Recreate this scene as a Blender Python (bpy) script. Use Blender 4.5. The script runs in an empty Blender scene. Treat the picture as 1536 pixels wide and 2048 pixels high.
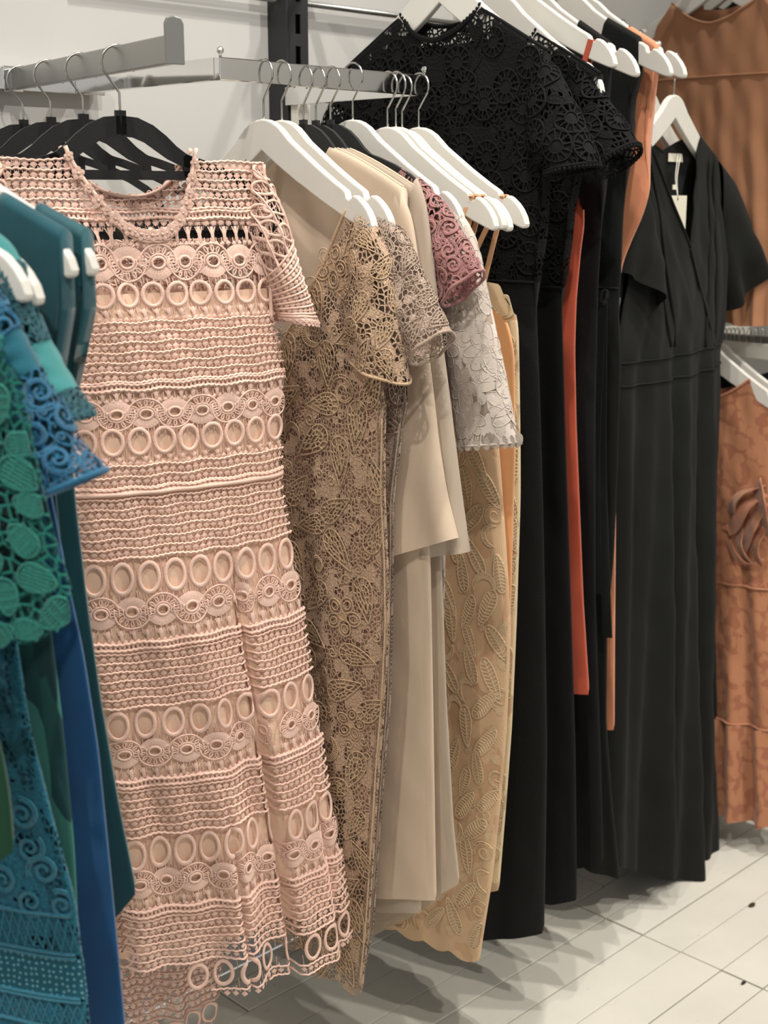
import bpy, math, random
import numpy as np
from mathutils import Matrix, Vector

random.seed(11)
RNG = np.random.RandomState(11)
sc = bpy.context.scene
COL = sc.collection

# ---------------------------------------------------------------- camera
F, CX, CY, HOR, EYE = 2700.0, 768.0, 1024.0, 395.0, 1.47
TILT = math.atan((CY - HOR) / F)
cam_d = bpy.data.cameras.new('camera')
cam = bpy.data.objects.new('camera', cam_d)
COL.objects.link(cam)
cam.location = (0, 0, EYE)
cam.rotation_euler = (math.pi / 2 - TILT, 0, -math.pi / 4)
cam_d.sensor_fit = 'VERTICAL'
cam_d.sensor_height = 36.0
cam_d.lens = F / 2048.0 * 36.0
cam_d.clip_start = 0.05
cam_d.dof.use_dof = True
cam_d.dof.focus_distance = 1.82
cam_d.dof.aperture_fstop = 6.5
sc.camera = cam

# ---------------------------------------------------------------- world, lights, exposure
w = bpy.data.worlds.new('world')
sc.world = w
w.use_nodes = True
bg = w.node_tree.nodes['Background']
bg.inputs['Color'].default_value = (1.0, 0.97, 0.93, 1)
bg.inputs['Strength'].default_value = 0.68

def spot(name, loc, aim, watt, angle=70, blend=0.5, radius=0.035, col=(1.0, 0.95, 0.885)):
    d = bpy.data.lights.new(name, 'SPOT')
    d.energy = watt
    d.spot_size = math.radians(angle)
    d.spot_blend = blend
    d.shadow_soft_size = radius
    d.color = col
    o = bpy.data.objects.new(name, d)
    COL.objects.link(o)
    o.location = loc
    o.rotation_euler = (Vector(aim) - Vector(loc)).to_track_quat('-Z', 'Y').to_euler()
    return o

spot('ceiling_spot_light', (1.10, 0.92, 3.40), (1.40, 1.42, 0.4), 120, 78)
spot('ceiling_spot_light', (2.45, 0.80, 3.40), (2.15, 1.35, 0.2), 115, 78)
spot('ceiling_spot_light', (2.30, -0.30, 3.40), (1.40, 1.60, 0.6), 130, 56)
spot('ceiling_spot_light', (0.30, -0.30, 3.40), (1.00, 1.40, 0.6), 135, 60)
spot('ceiling_spot_light', (-0.60, 0.55, 3.40), (1.45, 1.50, 0.5), 130, 46)
spot('ceiling_spot_light', (2.20, -1.40, 3.40), (3.10, -1.0, 1.4), 150, 110)
sc.view_settings.view_transform = 'Standard'
sc.view_settings.look = 'None'
sc.view_settings.gamma = 1.0
sc.view_settings.use_curve_mapping = False
sc.view_settings.exposure = -0.18

# ---------------------------------------------------------------- picture -> place
s2 = 2 ** -0.5
C_ = np.array([0, 0, EYE])
RT = np.array([s2, -s2, 0])
FW = np.array([s2, s2, 0]) * math.cos(TILT) - np.array([0, 0, 1.0]) * math.sin(TILT)
UP = np.cross(RT, FW)

def ray(px, py):
    return FW + RT * (px - CX) / F - UP * (py - CY) / F

def at(px, py, **k):
    (ax, v), = k.items()
    i = 'xyz'.index(ax)
    d = ray(px, py)
    return C_ + d * (v - C_[i]) / d[i]

# ---------------------------------------------------------------- materials
def lin(c):
    return tuple((v / 255 / 12.92 if v / 255 <= 0.04045 else ((v / 255 + 0.055) / 1.055) ** 2.4) for v in c)

class NT:
    def __init__(s, name):
        s.m = bpy.data.materials.new(name)
        s.m.use_nodes = True
        s.t = s.m.node_tree
        s.b = s.t.nodes['Principled BSDF']
        s.out = s.t.nodes['Material Output']
    def n(s, typ, **kw):
        nd = s.t.nodes.new('ShaderNode' + typ)
        for k, v in kw.items():
            if k.startswith('_'):
                setattr(nd, k[1:], v)
            else:
                key = int(k[1:]) if k[0] == 'i' and k[1:].isdigit() else k.replace('__', ' ')
                s.put(nd.inputs[key], v)
        return nd
    def put(s, sock, v):
        if isinstance(v, bpy.types.NodeSocket):
            s.t.links.new(v, sock)
        else:
            sock.default_value = v
    def math(s, op, a, b=0.0, c=0.0):
        return s.n('Math', _operation=op, i0=a, i1=b, i2=c).outputs[0]
    def uv(s, scale=1.0, obj=False):
        tc = s.n('TexCoord')
        src = tc.outputs['Object' if obj else 'UV']
        mp = s.n('Mapping', Vector=src)
        mp.inputs['Scale'].default_value = (scale, scale, scale) if not isinstance(scale, tuple) else scale
        return mp.outputs[0]
    def mixc(s, f, a, b):
        nd = s.n('Mix', _data_type='RGBA')
        s.put(nd.inputs[0], f)
        s.put(nd.inputs[6], a)
        s.put(nd.inputs[7], b)
        return nd.outputs[2]
    def ramp(s, f, lo, hi):
        return s.n('MapRange', Value=f, From__Min=lo, From__Max=hi).outputs[0]

SPEC = 0.22      # cloth: weak surface gloss

def rgba(c):
    return (*lin(c), 1.0)

def plain(name, c, rough=0.5, metal=0.0, noise=0.0, nscale=30, bump=0.0, coat=0.0, sheen=0.0, obj=True):
    t = NT(name)
    t.b.inputs['Roughness'].default_value = rough
    t.b.inputs['Metallic'].default_value = metal
    t.b.inputs['Coat Weight'].default_value = coat
    t.b.inputs['Sheen Weight'].default_value = sheen
    v = t.uv(1.0, obj)
    nz = t.n('TexNoise', Vector=v, Scale=nscale, Detail=4.0)
    d = tuple(max(0, x - 255 * noise) for x in c)
    t.put(t.b.inputs['Base Color'], t.mixc(nz.outputs[0], rgba(d), rgba(c)) if noise else rgba(c))
    if bump:
        t.put(t.b.inputs['Normal'], t.n('Bump', Strength=bump, Distance=0.002, Height=nz.outputs[0]).outputs[0])
    return t.m

def fabric(name, c, weave=1100, wb=0.25, var=0.10, rough=0.85, sheen=0.25, crinkle=0.0, c2=None, alpha=None, streak=0.0):
    t = NT(name)
    t.b.inputs['Roughness'].default_value = rough
    t.b.inputs['Sheen Weight'].default_value = sheen
    t.b.inputs['Specular IOR Level'].default_value = SPEC
    t.b.inputs['Sheen Roughness'].default_value = 0.5
    uv = t.uv(1.0)
    nz = t.n('TexNoise', Vector=uv, Scale=14.0, Detail=5.0)
    dk = tuple(x * (1 - var * 2) for x in c)
    col = t.mixc(nz.outputs[0], rgba(dk), rgba(c2 or tuple(min(255, x * (1 + var)) for x in c)))
    wv = t.n('TexWave', Vector=uv, Scale=weave / 6.28 * 1.0, Distortion=0.6)
    wv2 = t.n('TexWave', Vector=uv, Scale=weave / 6.28, Distortion=0.6, _bands_direction='Y')
    h = t.math('ADD', wv.outputs['Fac'], wv2.outputs['Fac'])
    if crinkle:
        cn = t.n('TexNoise', Vector=t.uv((60.0, 14.0, 1.0)), Scale=1.0, Detail=4.0)
        h = t.math('ADD', t.math('MULTIPLY', h, 0.25), t.math('MULTIPLY', cn.outputs[0], crinkle * 8))
    t.put(t.b.inputs['Base Color'], col)
    t.put(t.b.inputs['Normal'], t.n('Bump', Strength=wb, Distance=0.0012, Height=h).outputs[0])
    if alpha is not None:
        tr = t.n('BsdfTransparent')
        tr.inputs[0].default_value = (1, 1, 1, 1)
        mx = t.n('MixShader', Fac=alpha)
        t.put(mx.inputs[1], tr.outputs[0])
        t.put(mx.inputs[2], t.b.outputs[0])
        t.put(t.out.inputs[0], mx.outputs[0])
    return t.m

def net(name, c, cell=0.007, wall=0.16, blob=0.56, bscale=28, rough=0.7, sheen=0.2, c2=None, veil=0.0, stretch=(1.0, 1.0)):
    """openwork lace ground: thread cells with denser worked patches, holes are see-through"""
    t = NT(name)
    t.b.inputs['Roughness'].default_value = rough
    t.b.inputs['Sheen Weight'].default_value = sheen
    t.b.inputs['Specular IOR Level'].default_value = SPEC
    k = 1.0 / cell
    uv = t.uv((k * stretch[0], k * stretch[1], 1.0))
    vo = t.n('TexVoronoi', Vector=uv, Scale=1.0, _feature='DISTANCE_TO_EDGE', _voronoi_dimensions='2D')
    thread = t.math('LESS_THAN', vo.outputs['Distance'], wall)
    nz = t.n('TexNoise', Vector=t.uv(1.0), Scale=float(bscale), Detail=2.0)
    patch = t.math('GREATER_THAN', nz.outputs[0], blob)
    fac = t.math('MAXIMUM', thread, patch)
    if veil:
        fac = t.math('MAXIMUM', fac, veil)
    fine = t.n('TexNoise', Vector=t.uv(1.0), Scale=420.0, Detail=2.0)
    col = t.mixc(t.ramp(fine.outputs[0], 0.3, 0.7), rgba(tuple(x * 0.78 for x in c)), rgba(c2 or c))
    t.put(t.b.inputs['Base Color'], col)
    hh = t.math('ADD', t.math('MULTIPLY', t.ramp(vo.outputs['Distance'], wall, 0.0), 1.0), t.math('MULTIPLY', fine.outputs[0], 0.5))
    t.put(t.b.inputs['Normal'], t.n('Bump', Strength=0.6, Distance=0.0015, Height=hh).outputs[0])
    tr = t.n('BsdfTransparent')
    mx = t.n('MixShader', Fac=fac)
    t.put(mx.inputs[1], tr.outputs[0])
    t.put(mx.inputs[2], t.b.outputs[0])
    t.put(t.out.inputs[0], mx.outputs[0])
    return t.m

def thread(name, c, rough=0.6, k=0.72, ns=900, sheen=0.3, metal=0.0):
    """solid corded thread"""
    t = NT(name)
    t.b.inputs['Roughness'].default_value = rough
    t.b.inputs['Sheen Weight'].default_value = sheen
    t.b.inputs['Specular IOR Level'].default_value = SPEC
    t.b.inputs['Metallic'].default_value = metal
    nz = t.n('TexNoise', Vector=t.uv(1.0, True), Scale=float(ns), Detail=2.0)
    t.put(t.b.inputs['Base Color'], t.mixc(t.ramp(nz.outputs[0], 0.3, 0.7), rgba(tuple(x * k for x in c)), rgba(c)))
    t.put(t.b.inputs['Normal'], t.n('Bump', Strength=0.5, Distance=0.001, Height=nz.outputs[0]).outputs[0])
    return t.m

def brocade(name, c, c2, scale=34, rough=0.6, bump=0.7, veil=None, metal=0.0, lo=0.47, hi=0.53, aspect=0.62, wave=0.25):
    """cloth with raised leafy figure, colour of the figure thread differs from the ground"""
    t = NT(name)
    t.b.inputs['Roughness'].default_value = rough
    t.b.inputs['Sheen Weight'].default_value = 0.25
    t.b.inputs['Specular IOR Level'].default_value = SPEC
    nz0 = t.n('TexNoise', Vector=t.uv(1.0), Scale=scale * 0.6, Detail=1.0)
    wob = t.n('VectorMath', _operation='MULTIPLY_ADD')
    t.put(wob.inputs[0], nz0.outputs['Color'])
    wob.inputs[1].default_value = (1.6, 1.6, 0)
    t.put(wob.inputs[2], t.uv((float(scale), scale * aspect, 1.0)))
    vo = t.n('TexVoronoi', Vector=wob.outputs[0], Scale=1.0, _feature='SMOOTH_F1', _voronoi_dimensions='2D')
    wv = t.n('TexWave', Vector=wob.outputs[0], Scale=1.1, Distortion=5.0, Detail=1.0)
    f = t.math('ADD', t.math('MULTIPLY', vo.outputs['Distance'], 0.9), t.math('MULTIPLY', wv.outputs['Fac'], wave))
    mask = t.ramp(f, hi, lo)
    rib = t.n('TexWave', Vector=wob.outputs[0], Scale=4.5, Distortion=3.0)
    t.put(t.b.inputs['Base Color'], t.mixc(mask, rgba(c), rgba(c2)))
    h = t.math('MULTIPLY', mask, t.math('ADD', 0.7, t.math('MULTIPLY', rib.outputs['Fac'], 0.3)))
    t.put(t.b.inputs['Normal'], t.n('Bump', Strength=bump, Distance=0.003, Height=h).outputs[0])
    if veil is not None:
        tr = t.n('BsdfTransparent')
        mx = t.n('MixShader', Fac=t.math('MAXIMUM', mask, veil))
        t.put(mx.inputs[1], tr.outputs[0])
        t.put(mx.inputs[2], t.b.outputs[0])
        t.put(t.out.inputs[0], mx.outputs[0])
    return t.m

def patchwork(name, cols, scale=22):
    t = NT(name)
    t.b.inputs['Roughness'].default_value = 0.8
    vo = t.n('TexVoronoi', Vector=t.uv((scale, scale * 0.6, 1)), Scale=1.0, _voronoi_dimensions='2D')
    cr = t.n('ValToRGB')
    t.put(cr.inputs[0], t.n('SeparateColor', i0=vo.outputs['Color']).outputs[0])
    cr.color_ramp.interpolation = 'CONSTANT'
    e = cr.color_ramp.elements
    e[0].color = rgba(cols[0]); e[0].position = 0
    e[1].color = rgba(cols[1]); e[1].position = 0.35
    for i, c in enumerate(cols[2:]):
        q = e.new(0.6 + 0.2 * i); q.color = rgba(c)
    t.put(t.b.inputs['Base Color'], cr.outputs[0])
    return t.m

M = {}
M['chrome'] = plain('chrome', (232, 232, 230), 0.07, 1.0)
M['satin_steel'] = plain('brushed_steel', (158, 157, 153), 0.30, 1.0, bump=0.05, nscale=300)
M['wire'] = plain('hook_wire', (190, 188, 182), 0.22, 1.0)
M['black_steel'] = plain('black_powder_coat', (40, 41, 42), 0.5, 0.2, noise=0.02, nscale=200, bump=0.1)
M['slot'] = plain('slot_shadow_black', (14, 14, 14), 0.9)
M['white_paint'] = plain('white_hanger_paint', (224, 221, 212), 0.38, noise=0.015, nscale=25, bump=0.03)
M['white_metal'] = plain('white_painted_metal', (226, 222, 210), 0.45, noise=0.015)
M['velvet'] = plain('black_velvet_flock', (13, 13, 13), 0.95, noise=0.01, nscale=900, bump=0.4, sheen=0.12)
M['wall'] = plain('wall_paint', (186, 185, 181), 0.5, noise=0.02, nscale=3, bump=0.02)
M['subfloor'] = plain('gap_dirt', (50, 44, 36), 0.95, noise=0.06, nscale=60)
M['paper'] = plain('tag_card', (232, 226, 205), 0.7)
M['ink'] = plain('tag_ink', (120, 118, 112), 0.8)
M['string'] = plain('tag_string', (222, 218, 205), 0.8)
M['flake'] = plain('dark_debris', (70, 60, 48), 0.9, noise=0.1, nscale=200)

def plank_mat(name, c):
    t = NT(name)
    t.b.inputs['Roughness'].default_value = 0.48
    v = t.uv(1.0, True)
    n1 = t.n('TexNoise', Vector=v, Scale=5.0, Detail=5.0)
    mp = t.uv((3.0, 45.0, 1.0), True)
    n2 = t.n('TexNoise', Vector=mp, Scale=2.0, Detail=5.0, Roughness=0.65)
    col = t.mixc(t.ramp(n1.outputs[0], 0.3, 0.7), rgba(tuple(x * 0.95 for x in c)), rgba(c))
    n3 = t.n('TexNoise', Vector=v, Scale=70.0, Detail=3.0)
    scuff = t.ramp(t.math('MULTIPLY', n3.outputs[0], n2.outputs[0]), 0.40, 0.47)
    col = t.mixc(t.math('MULTIPLY', scuff, 0.5), col, rgba((176, 164, 142)))
    t.put(t.b.inputs['Base Color'], col)
    h = t.math('ADD', n2.outputs[0], t.math('MULTIPLY', n3.outputs[0], 0.3))
    t.put(t.b.inputs['Normal'], t.n('Bump', Strength=0.18, Distance=0.003, Height=h).outputs[0])
    return t.m
M['plank'] = plank_mat('painted_floorboard', (226, 222, 209))
M['plank2'] = plank_mat('painted_floorboard_b', (219, 215, 203))

# ---------------------------------------------------------------- mesh helpers
WL = {}          # world location of every parent
def thing(name, label, cat, loc, group=None):
    o = bpy.data.objects.new(name, None)
    COL.objects.link(o)
    o.empty_display_size = 0.05
    o.location = loc
    WL[o] = np.array(loc, float)
    o['label'] = label
    o['category'] = cat
    if group:
        o['group'] = group
    return o

def mesh(name, V, Fc, mat, uv=None, smooth=True):
    me = bpy.data.meshes.new(name)
    V = np.asarray(V, float)
    if isinstance(Fc, np.ndarray):
        Fc = Fc.tolist()
    me.from_pydata(V.tolist(), [], Fc)
    if uv is not None:
        lay = me.uv_layers.new(name='UVMap')
        li = np.empty(len(me.loops), int)
        me.loops.foreach_get('vertex_index', li)
        lay.data.foreach_set('uv', np.asarray(uv, np.float32)[li].ravel())
    if smooth:
        me.polygons.foreach_set('use_smooth', [True] * len(me.polygons))
    me.materials.append(mat)
    me.update()
    return me

def obj(name, V, Fc, mat, parent=None, uv=None, smooth=True, bevel=0, kind=None, label=None):
    V = np.asarray(V, float)
    base = WL[parent] if parent is not None else V.mean(0)
    o = bpy.data.objects.new(name, mesh(name, V - base, Fc, mat, uv, smooth))
    COL.objects.link(o)
    if parent is not None:
        o.parent = parent
    else:
        o.location = base
    WL[o] = base
    if bevel:
        b = o.modifiers.new('bevel', 'BEVEL')
        b.width = bevel
        b.segments = 2
        b.limit_method = 'ANGLE'
        b.angle_limit = math.radians(40)
    if kind:
        o['kind'] = kind
    if label:
        o['label'] = label
    return o

class Acc:
    def __init__(s):
        s.V, s.F, s.n = [], [], 0
    def add(s, V, Fc):
        V = np.asarray(V, float)
        s.V.append(V)
        if isinstance(Fc, np.ndarray):
            s.F += (Fc + s.n).tolist()
        else:
            s.F += [[i + s.n for i in f] for f in Fc]
        s.n += len(V)
    def get(s):
        return np.concatenate(s.V), s.F
    def obj(s, name, mat, parent=None, **k):
        V, Fc = s.get()
        return obj(name, V, Fc, mat, parent, **k)

def gridF(m, n, off=0):
    i = np.arange(m - 1)[:, None] * n + np.arange(n - 1)[None]
    return np.stack([i, i + 1, i + n + 1, i + n], -1).reshape(-1, 4) + off

def boxV(lo, hi):
    x0, y0, z0 = lo
    x1, y1, z1 = hi
    V = [(x0, y0, z0), (x1, y0, z0), (x1, y1, z0), (x0, y1, z0), (x0, y0, z1), (x1, y0, z1), (x1, y1, z1), (x0, y1, z1)]
    Fc = [[0, 3, 2, 1], [4, 5, 6, 7], [0, 1, 5, 4], [1, 2, 6, 5], [2, 3, 7, 6], [3, 0, 4, 7]]
    return np.array(V, float), Fc

def beam(p, q, wd, ht):
    """rectangular bar from p to q: wd sideways, ht upwards (p, q at mid height)"""
    p, q = np.array(p, float), np.array(q, float)
    d = (q - p) / np.linalg.norm(q - p)
    sdir = np.cross(d, [0, 0, 1.0])
    sdir /= np.linalg.norm(sdir)
    u = np.cross(sdir, d)
    V = []
    for e in (p, q):
        for a, b in ((-1, -1), (1, -1), (1, 1), (-1, 1)):
            V.append(e + sdir * wd / 2 * a + u * ht / 2 * b)
    return np.array(V), [[0, 1, 2, 3], [7, 6, 5, 4], [0, 4, 5, 1], [1, 5, 6, 2], [2, 6, 7, 3], [3, 7, 4, 0]]

def tube(path, r, sides=6, closed=False, cap=True):
    P = np.asarray(path, float)
    n = len(P)
    T = np.roll(P, -1, 0) - np.roll(P, 1, 0) if closed else np.gradient(P, axis=0)
    T /= np.linalg.norm(T, axis=1)[:, None] + 1e-12
    ref = np.array([0, 0, 1.0]) if abs(T[0][2]) < 0.9 else np.array([1.0, 0, 0])
    nrm = np.cross(T[0], ref)
    nrm /= np.linalg.norm(nrm)
    N = []
    for t in T:
        nrm = nrm - t * (nrm @ t)
        nrm /= np.linalg.norm(nrm) + 1e-12
        N.append(nrm.copy())
    N = np.array(N)
    B = np.cross(T, N)
    a = np.arange(sides) * 2 * math.pi / sides
    rr = np.broadcast_to(np.asarray(r, float), (n,))[:, None, None]
    V = P[:, None] + rr * (np.cos(a)[None, :, None] * N[:, None] + np.sin(a)[None, :, None] * B[:, None])
    V = V.reshape(-1, 3)
    Fc = []
    k = n if closed else n - 1
    for i in range(k):
        j = (i + 1) % n
        for s in range(sides):
            s1 = (s + 1) % sides
            Fc.append([i * sides + s, i * sides + s1, j * sides + s1, j * sides + s])
    if cap and not closed:
        Fc.append(list(range(sides))[::-1])
        Fc.append([(n - 1) * sides + s for s in range(sides)])
    return V, Fc

def sphereV(c, r, m=10, n=8):
    th = np.linspace(0, math.pi, n)
    ph = np.linspace(0, 2 * math.pi, m + 1)
    V = np.array([[c[0] + r * math.sin(t) * math.cos(p), c[1] + r * math.sin(t) * math.sin(p), c[2] + r * math.cos(t)] for t in th for p in ph])
    return V, gridF(n, m + 1)

def tag(o, label, cat, group=None):
    o['label'] = label
    o['category'] = cat
    if group:
        o['group'] = group
    return o

def struct(o):
    o['kind'] = 'structure'
    return o

# ---------------------------------------------------------------- room
WALL_Y, BACK_X = 1.885, 3.15
V, Fc = boxV((-2.5, WALL_Y, 0), (BACK_X, WALL_Y + 0.1, 3.50))
struct(obj('wall_left', V, Fc, M['wall'], smooth=False))
V, Fc = boxV((BACK_X, -2.5, 0), (BACK_X + 0.1, WALL_Y + 0.1, 3.50))
struct(obj('wall_back', V, Fc, M['wall'], smooth=False))
V, Fc = boxV((-2.5, -2.5, 3.50), (BACK_X + 0.1, WALL_Y + 0.1, 3.60))
struct(obj('ceiling', V, Fc, M['wall'], smooth=False))
V, Fc = boxV((-2.5, -2.5, -0.06), (BACK_X, WALL_Y, -0.022))
floor = struct(obj('floor', V, Fc, M['subfloor'], smooth=False))
joints = [1.025, 1.117, 1.208, 1.300, 1.390, 1.484, 1.566, 1.662, 1.755, 1.847]
ys = [joints[0] - 0.092 * k for k in range(18, 0, -1)] + joints + [WALL_Y]
for i in range(len(ys) - 1):
    y0, y1 = ys[i], ys[i + 1]
    if 0.95 < y0 < 1.55:
        cuts = [-0.4, 0.75 + 0.1 * (i % 2), 2.14, BACK_X]
    else:
        cuts = [-0.6, 0.4 + 0.5 * (i % 3), 2.25 + 0.16 * ((i * 7) % 4), BACK_X]
    for k in range(3):
        g = (0.0007, 0.0013, 0.0021, 0.0009, 0.0016)[i % 5]
        V, Fc = boxV((cuts[k] + 0.002, y0 + g, -0.022), (cuts[k + 1] - 0.002, y1 - g, 0.0 - 0.0006 * ((i + k) % 3)))
        obj('floorboard', V, Fc, M['plank'] if (i * 3 + k) % 3 else M['plank2'], floor, smooth=False, bevel=0.0012)
for (px, py, r, nm) in ((1505, 1811, 0.011, 'larger dark chip of debris lying on the white floorboards at right'), (1486, 1967, 0.007, 'smaller dark chip of debris lying lower on the white floorboards')):
    c = at(px, py, z=0.0)
    a = np.linspace(0, 2 * math.pi, 8)[:-1]
    rr = r * (0.6 + 0.5 * RNG.rand(7))
    top = np.stack([c[0] + rr * np.cos(a) * 1.3, c[1] + rr * np.sin(a) * 0.6, np.full(7, 0.002) + 0.002 * RNG.rand(7)], 1)
    bot = top.copy(); bot[:, 2] = 0.0002
    Fs = [list(range(7))] + [list(range(7, 14))[::-1]] + [[i, 7 + i, 7 + (i + 1) % 7, (i + 1) % 7][::-1] for i in range(7)]
    tag(obj('debris_chip', np.concatenate([top, bot]), Fs, M['flake'], smooth=False), nm, 'debris', 'chips on the floor')

# ---------------------------------------------------------------- racks
ZB = 1.6245            # underside of the shop rails
ZM = ZB + 0.015
YB = 1.511             # rails parallel to the wall
def ball_pin(parent, x, y, z, mat=None):
    a = Acc()
    a.add(*tube([(x, y, z), (x, y, z + 0.006)], 0.0022, 8))
    a.add(*sphereV((x, y, z + 0.009), 0.0052))
    a.obj('ball_pin', mat or M['chrome'], parent)

# slotted upright
up_ = thing('slotted_upright', 'black slotted steel wall upright behind the chrome rails', 'upright', (1.625, WALL_Y, 0))
y0, y1 = 1.835, WALL_Y
x0, x1 = 1.600, 1.650
def up_box(name, lo, hi, m='black_steel'):
    V, Fc = boxV(lo, hi)
    return obj(name, V, Fc, M[m], up_, smooth=False, bevel=0.001)
up_box('side_flange', (x0, y0, 0.05), (x0 + 0.006, y1, 2.6))
up_box('side_flange', (x1 - 0.006, y0, 0.05), (x1, y1, 2.6))
a = Acc()
xs0, xs1 = x0 + 0.020, x0 + 0.032
a.add(*boxV((x0 + 0.006, y0, 0.05), (xs0, y0 + 0.003, 2.6)))
a.add(*boxV((xs1, y0, 0.05), (x1 - 0.006, y0 + 0.003, 2.6)))
z = 0.06
while z < 2.55:
    a.add(*boxV((xs0, y0, z), (xs1, y0 + 0.003, z + 0.020)))
    z += 0.052
a.obj('slotted_face', M['black_steel'], up_, smooth=False)
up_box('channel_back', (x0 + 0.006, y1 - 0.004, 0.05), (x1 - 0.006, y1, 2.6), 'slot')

# U-shaped rail with the lace dresses
ub = thing('u_shaped_rail', 'chrome rectangular U-shaped hanging rail carrying the beige lace dresses', 'clothes rail', (1.39, YB, ZB))
V, Fc = beam((1.192, YB, ZM), (1.606, YB, ZM), 0.012, 0.030)
obj('front_bar', V, Fc, M['chrome'], ub, smooth=False, bevel=0.0012)
for xa in (1.198, 1.600):
    V, Fc = beam((xa, YB + 0.006, ZM), (xa, 1.835 if xa > 1.3 else WALL_Y - 0.026, ZM), 0.012, 0.030)
    obj('side_arm', V, Fc, M['chrome'], ub, smooth=False, bevel=0.0012)
    ball_pin(ub, xa, YB, ZB + 0.030)
a = Acc()
a.add(*boxV((1.604, 1.815, 1.560), (1.634, 1.832, 1.626)))
a.add(*boxV((1.612, 1.800, 1.585), (1.618, 1.820, 1.626)))
a.obj('wall_bracket', M['white_metal'], ub, smooth=False, bevel=0.001)
cb = thing('wall_crossbar', 'chrome flat crossbar fixed along the white wall at left', 'clothes rail', (0.7, WALL_Y, ZB))
V, Fc = boxV((0.2, WALL_Y - 0.026, ZB), (1.245, WALL_Y - 0.010, ZB + 0.030))
obj('crossbar_tube', V, Fc, M['chrome'], cb, smooth=False, bevel=0.001)
for xx in (0.45, 1.02):
    V, Fc = boxV((xx, WALL_Y - 0.010, ZB - 0.004), (xx + 0.03, WALL_Y, ZB + 0.034))
    obj('wall_mount', V, Fc, M['satin_steel'], cb, smooth=False, bevel=0.001)

# straight arm with the velvet hangers
arm_a, arm_b = np.array([1.0862, 1.853, ZM]), np.array([0.923, 1.244, 1.626])
ar = thing('faceout_arm', 'straight brushed steel faceout arm with upturned end plate over the pink dress', 'clothes rail', tuple(arm_a))
V, Fc = beam(arm_a, arm_b, 0.012, 0.030)
obj('arm_bar', V, Fc, M['satin_steel'], ar, smooth=False, bevel=0.0015)
adir = (arm_b - arm_a) / np.linalg.norm(arm_b - arm_a)
asid = np.cross(adir, [0, 0, 1.0])
prof_ = [(-0.011, -0.016), (0.011, -0.016), (0.011, 0.026), (0.008, 0.032), (0.0, 0.034), (-0.008, 0.032), (-0.011, 0.026)]
P0 = np.array([arm_b + asid * u + np.array([0, 0, 1.0]) * v for u, v in prof_])
P1 = P0 + adir * 0.004
nn = len(prof_)
obj('end_plate', np.concatenate([P0, P1]), [list(range(nn)), list(range(nn, 2 * nn))[::-1]] + [[i, i + nn, (i + 1) % nn + nn, (i + 1) % nn] for i in range(nn)], M['satin_steel'], ar, smooth=False, bevel=0.0008)
V, Fc = boxV((arm_a[0] - 0.02, arm_a[1] - 0.002, ZB - 0.003), (arm_a[0] + 0.012, WALL_Y - 0.026, ZB + 0.033))
obj('mounting_block', V, Fc, M['chrome'], ar, smooth=False, bevel=0.001)

ZL = 1.601
LA = np.array([0.42, -0.9075, 0.0])              # hanger direction on the rail at the left edge
LN = np.array([LA[1], -LA[0], 0.0])              # towards the viewer
LH = np.array([0.581, 1.234, 0.0])
# rail at the left edge that holds the blue and teal dresses
lb = thing('u_shaped_rail', 'chrome rail at the left edge holding the teal and blue dresses', 'clothes rail', tuple(LH + LN * 0.1 + np.array([0, 0, ZL])))
up3 = np.array([0, 0, ZL + 0.015])
V, Fc = beam(LH - LN * 0.03 + up3, LH + LN * 0.25 + up3, 0.012, 0.030)
obj('front_bar', V, Fc, M['chrome'], lb, smooth=False, bevel=0.001)
q0 = LH - LN * 0.025 + up3
V, Fc = beam(q0, q0 + np.array([-0.1, WALL_Y - 0.026 - q0[1], 0]), 0.012, 0.030)
obj('side_arm', V, Fc, M['chrome'], lb, smooth=False, bevel=0.001)

# high rail of the black dresses
ZH, YH = 1.872, 1.56
hb = thing('u_shaped_rail', 'high chrome rail behind the beige dresses carrying the black dresses', 'clothes rail', (1.9, YH, ZH))
V, Fc = beam((1.655, YH, ZH + 0.015), (2.11, YH, ZH + 0.015), 0.012, 0.030)
obj('front_bar', V, Fc, M['chrome'], hb, smooth=False, bevel=0.001)
for xa in (1.661, 2.104):
    V, Fc = beam((xa, YH + 0.006, ZH + 0.015), (xa, 1.845, ZH + 0.015), 0.012, 0.030)
    obj('side_arm', V, Fc, M['chrome'], hb, smooth=False, bevel=0.001)
sr = obj('wall_rod', *tube([(1.20, 1.865, 1.800), (2.9, 1.865, 1.800)], 0.005, 10), M['satin_steel'])
tag(sr, 'thin grey metal rod running along the wall behind the black lace', 'rod')

# sloping waterfall arm with ball pins
WX = 2.277
wf = thing('waterfall_arm', 'sloping chrome waterfall arm with ball pins at upper right', 'clothes rail', (WX, WALL_Y, 1.9))
pins = [at(*q, x=WX) for q in ((1208, 27), (1244, 46), (1279, 68), (1316, 89), (1351, 112))]
d_ = (pins[-1] - pins[0]) / np.linalg.norm(pins[-1] - pins[0])
e0 = pins[0] - d_ * ((WALL_Y - 0.004 - pins[0][1]) / -d_[1]) + np.array([0, 0, -0.018])
e1 = pins[-1] + d_ * 0.02 + np.array([0, 0, -0.018])
V, Fc = beam(e0, e1, 0.012, 0.016)
obj('sloping_bar', V, Fc, M['satin_steel'], wf, smooth=False, bevel=0.001)
for p in pins:
    a = Acc()
    a.add(*tube([p + np.array([0, 0, -0.012]), p], 0.003, 8))
    a.add(*sphereV(p, 0.0075))
    a.obj('ball_pin', M['chrome'], wf)

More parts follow.
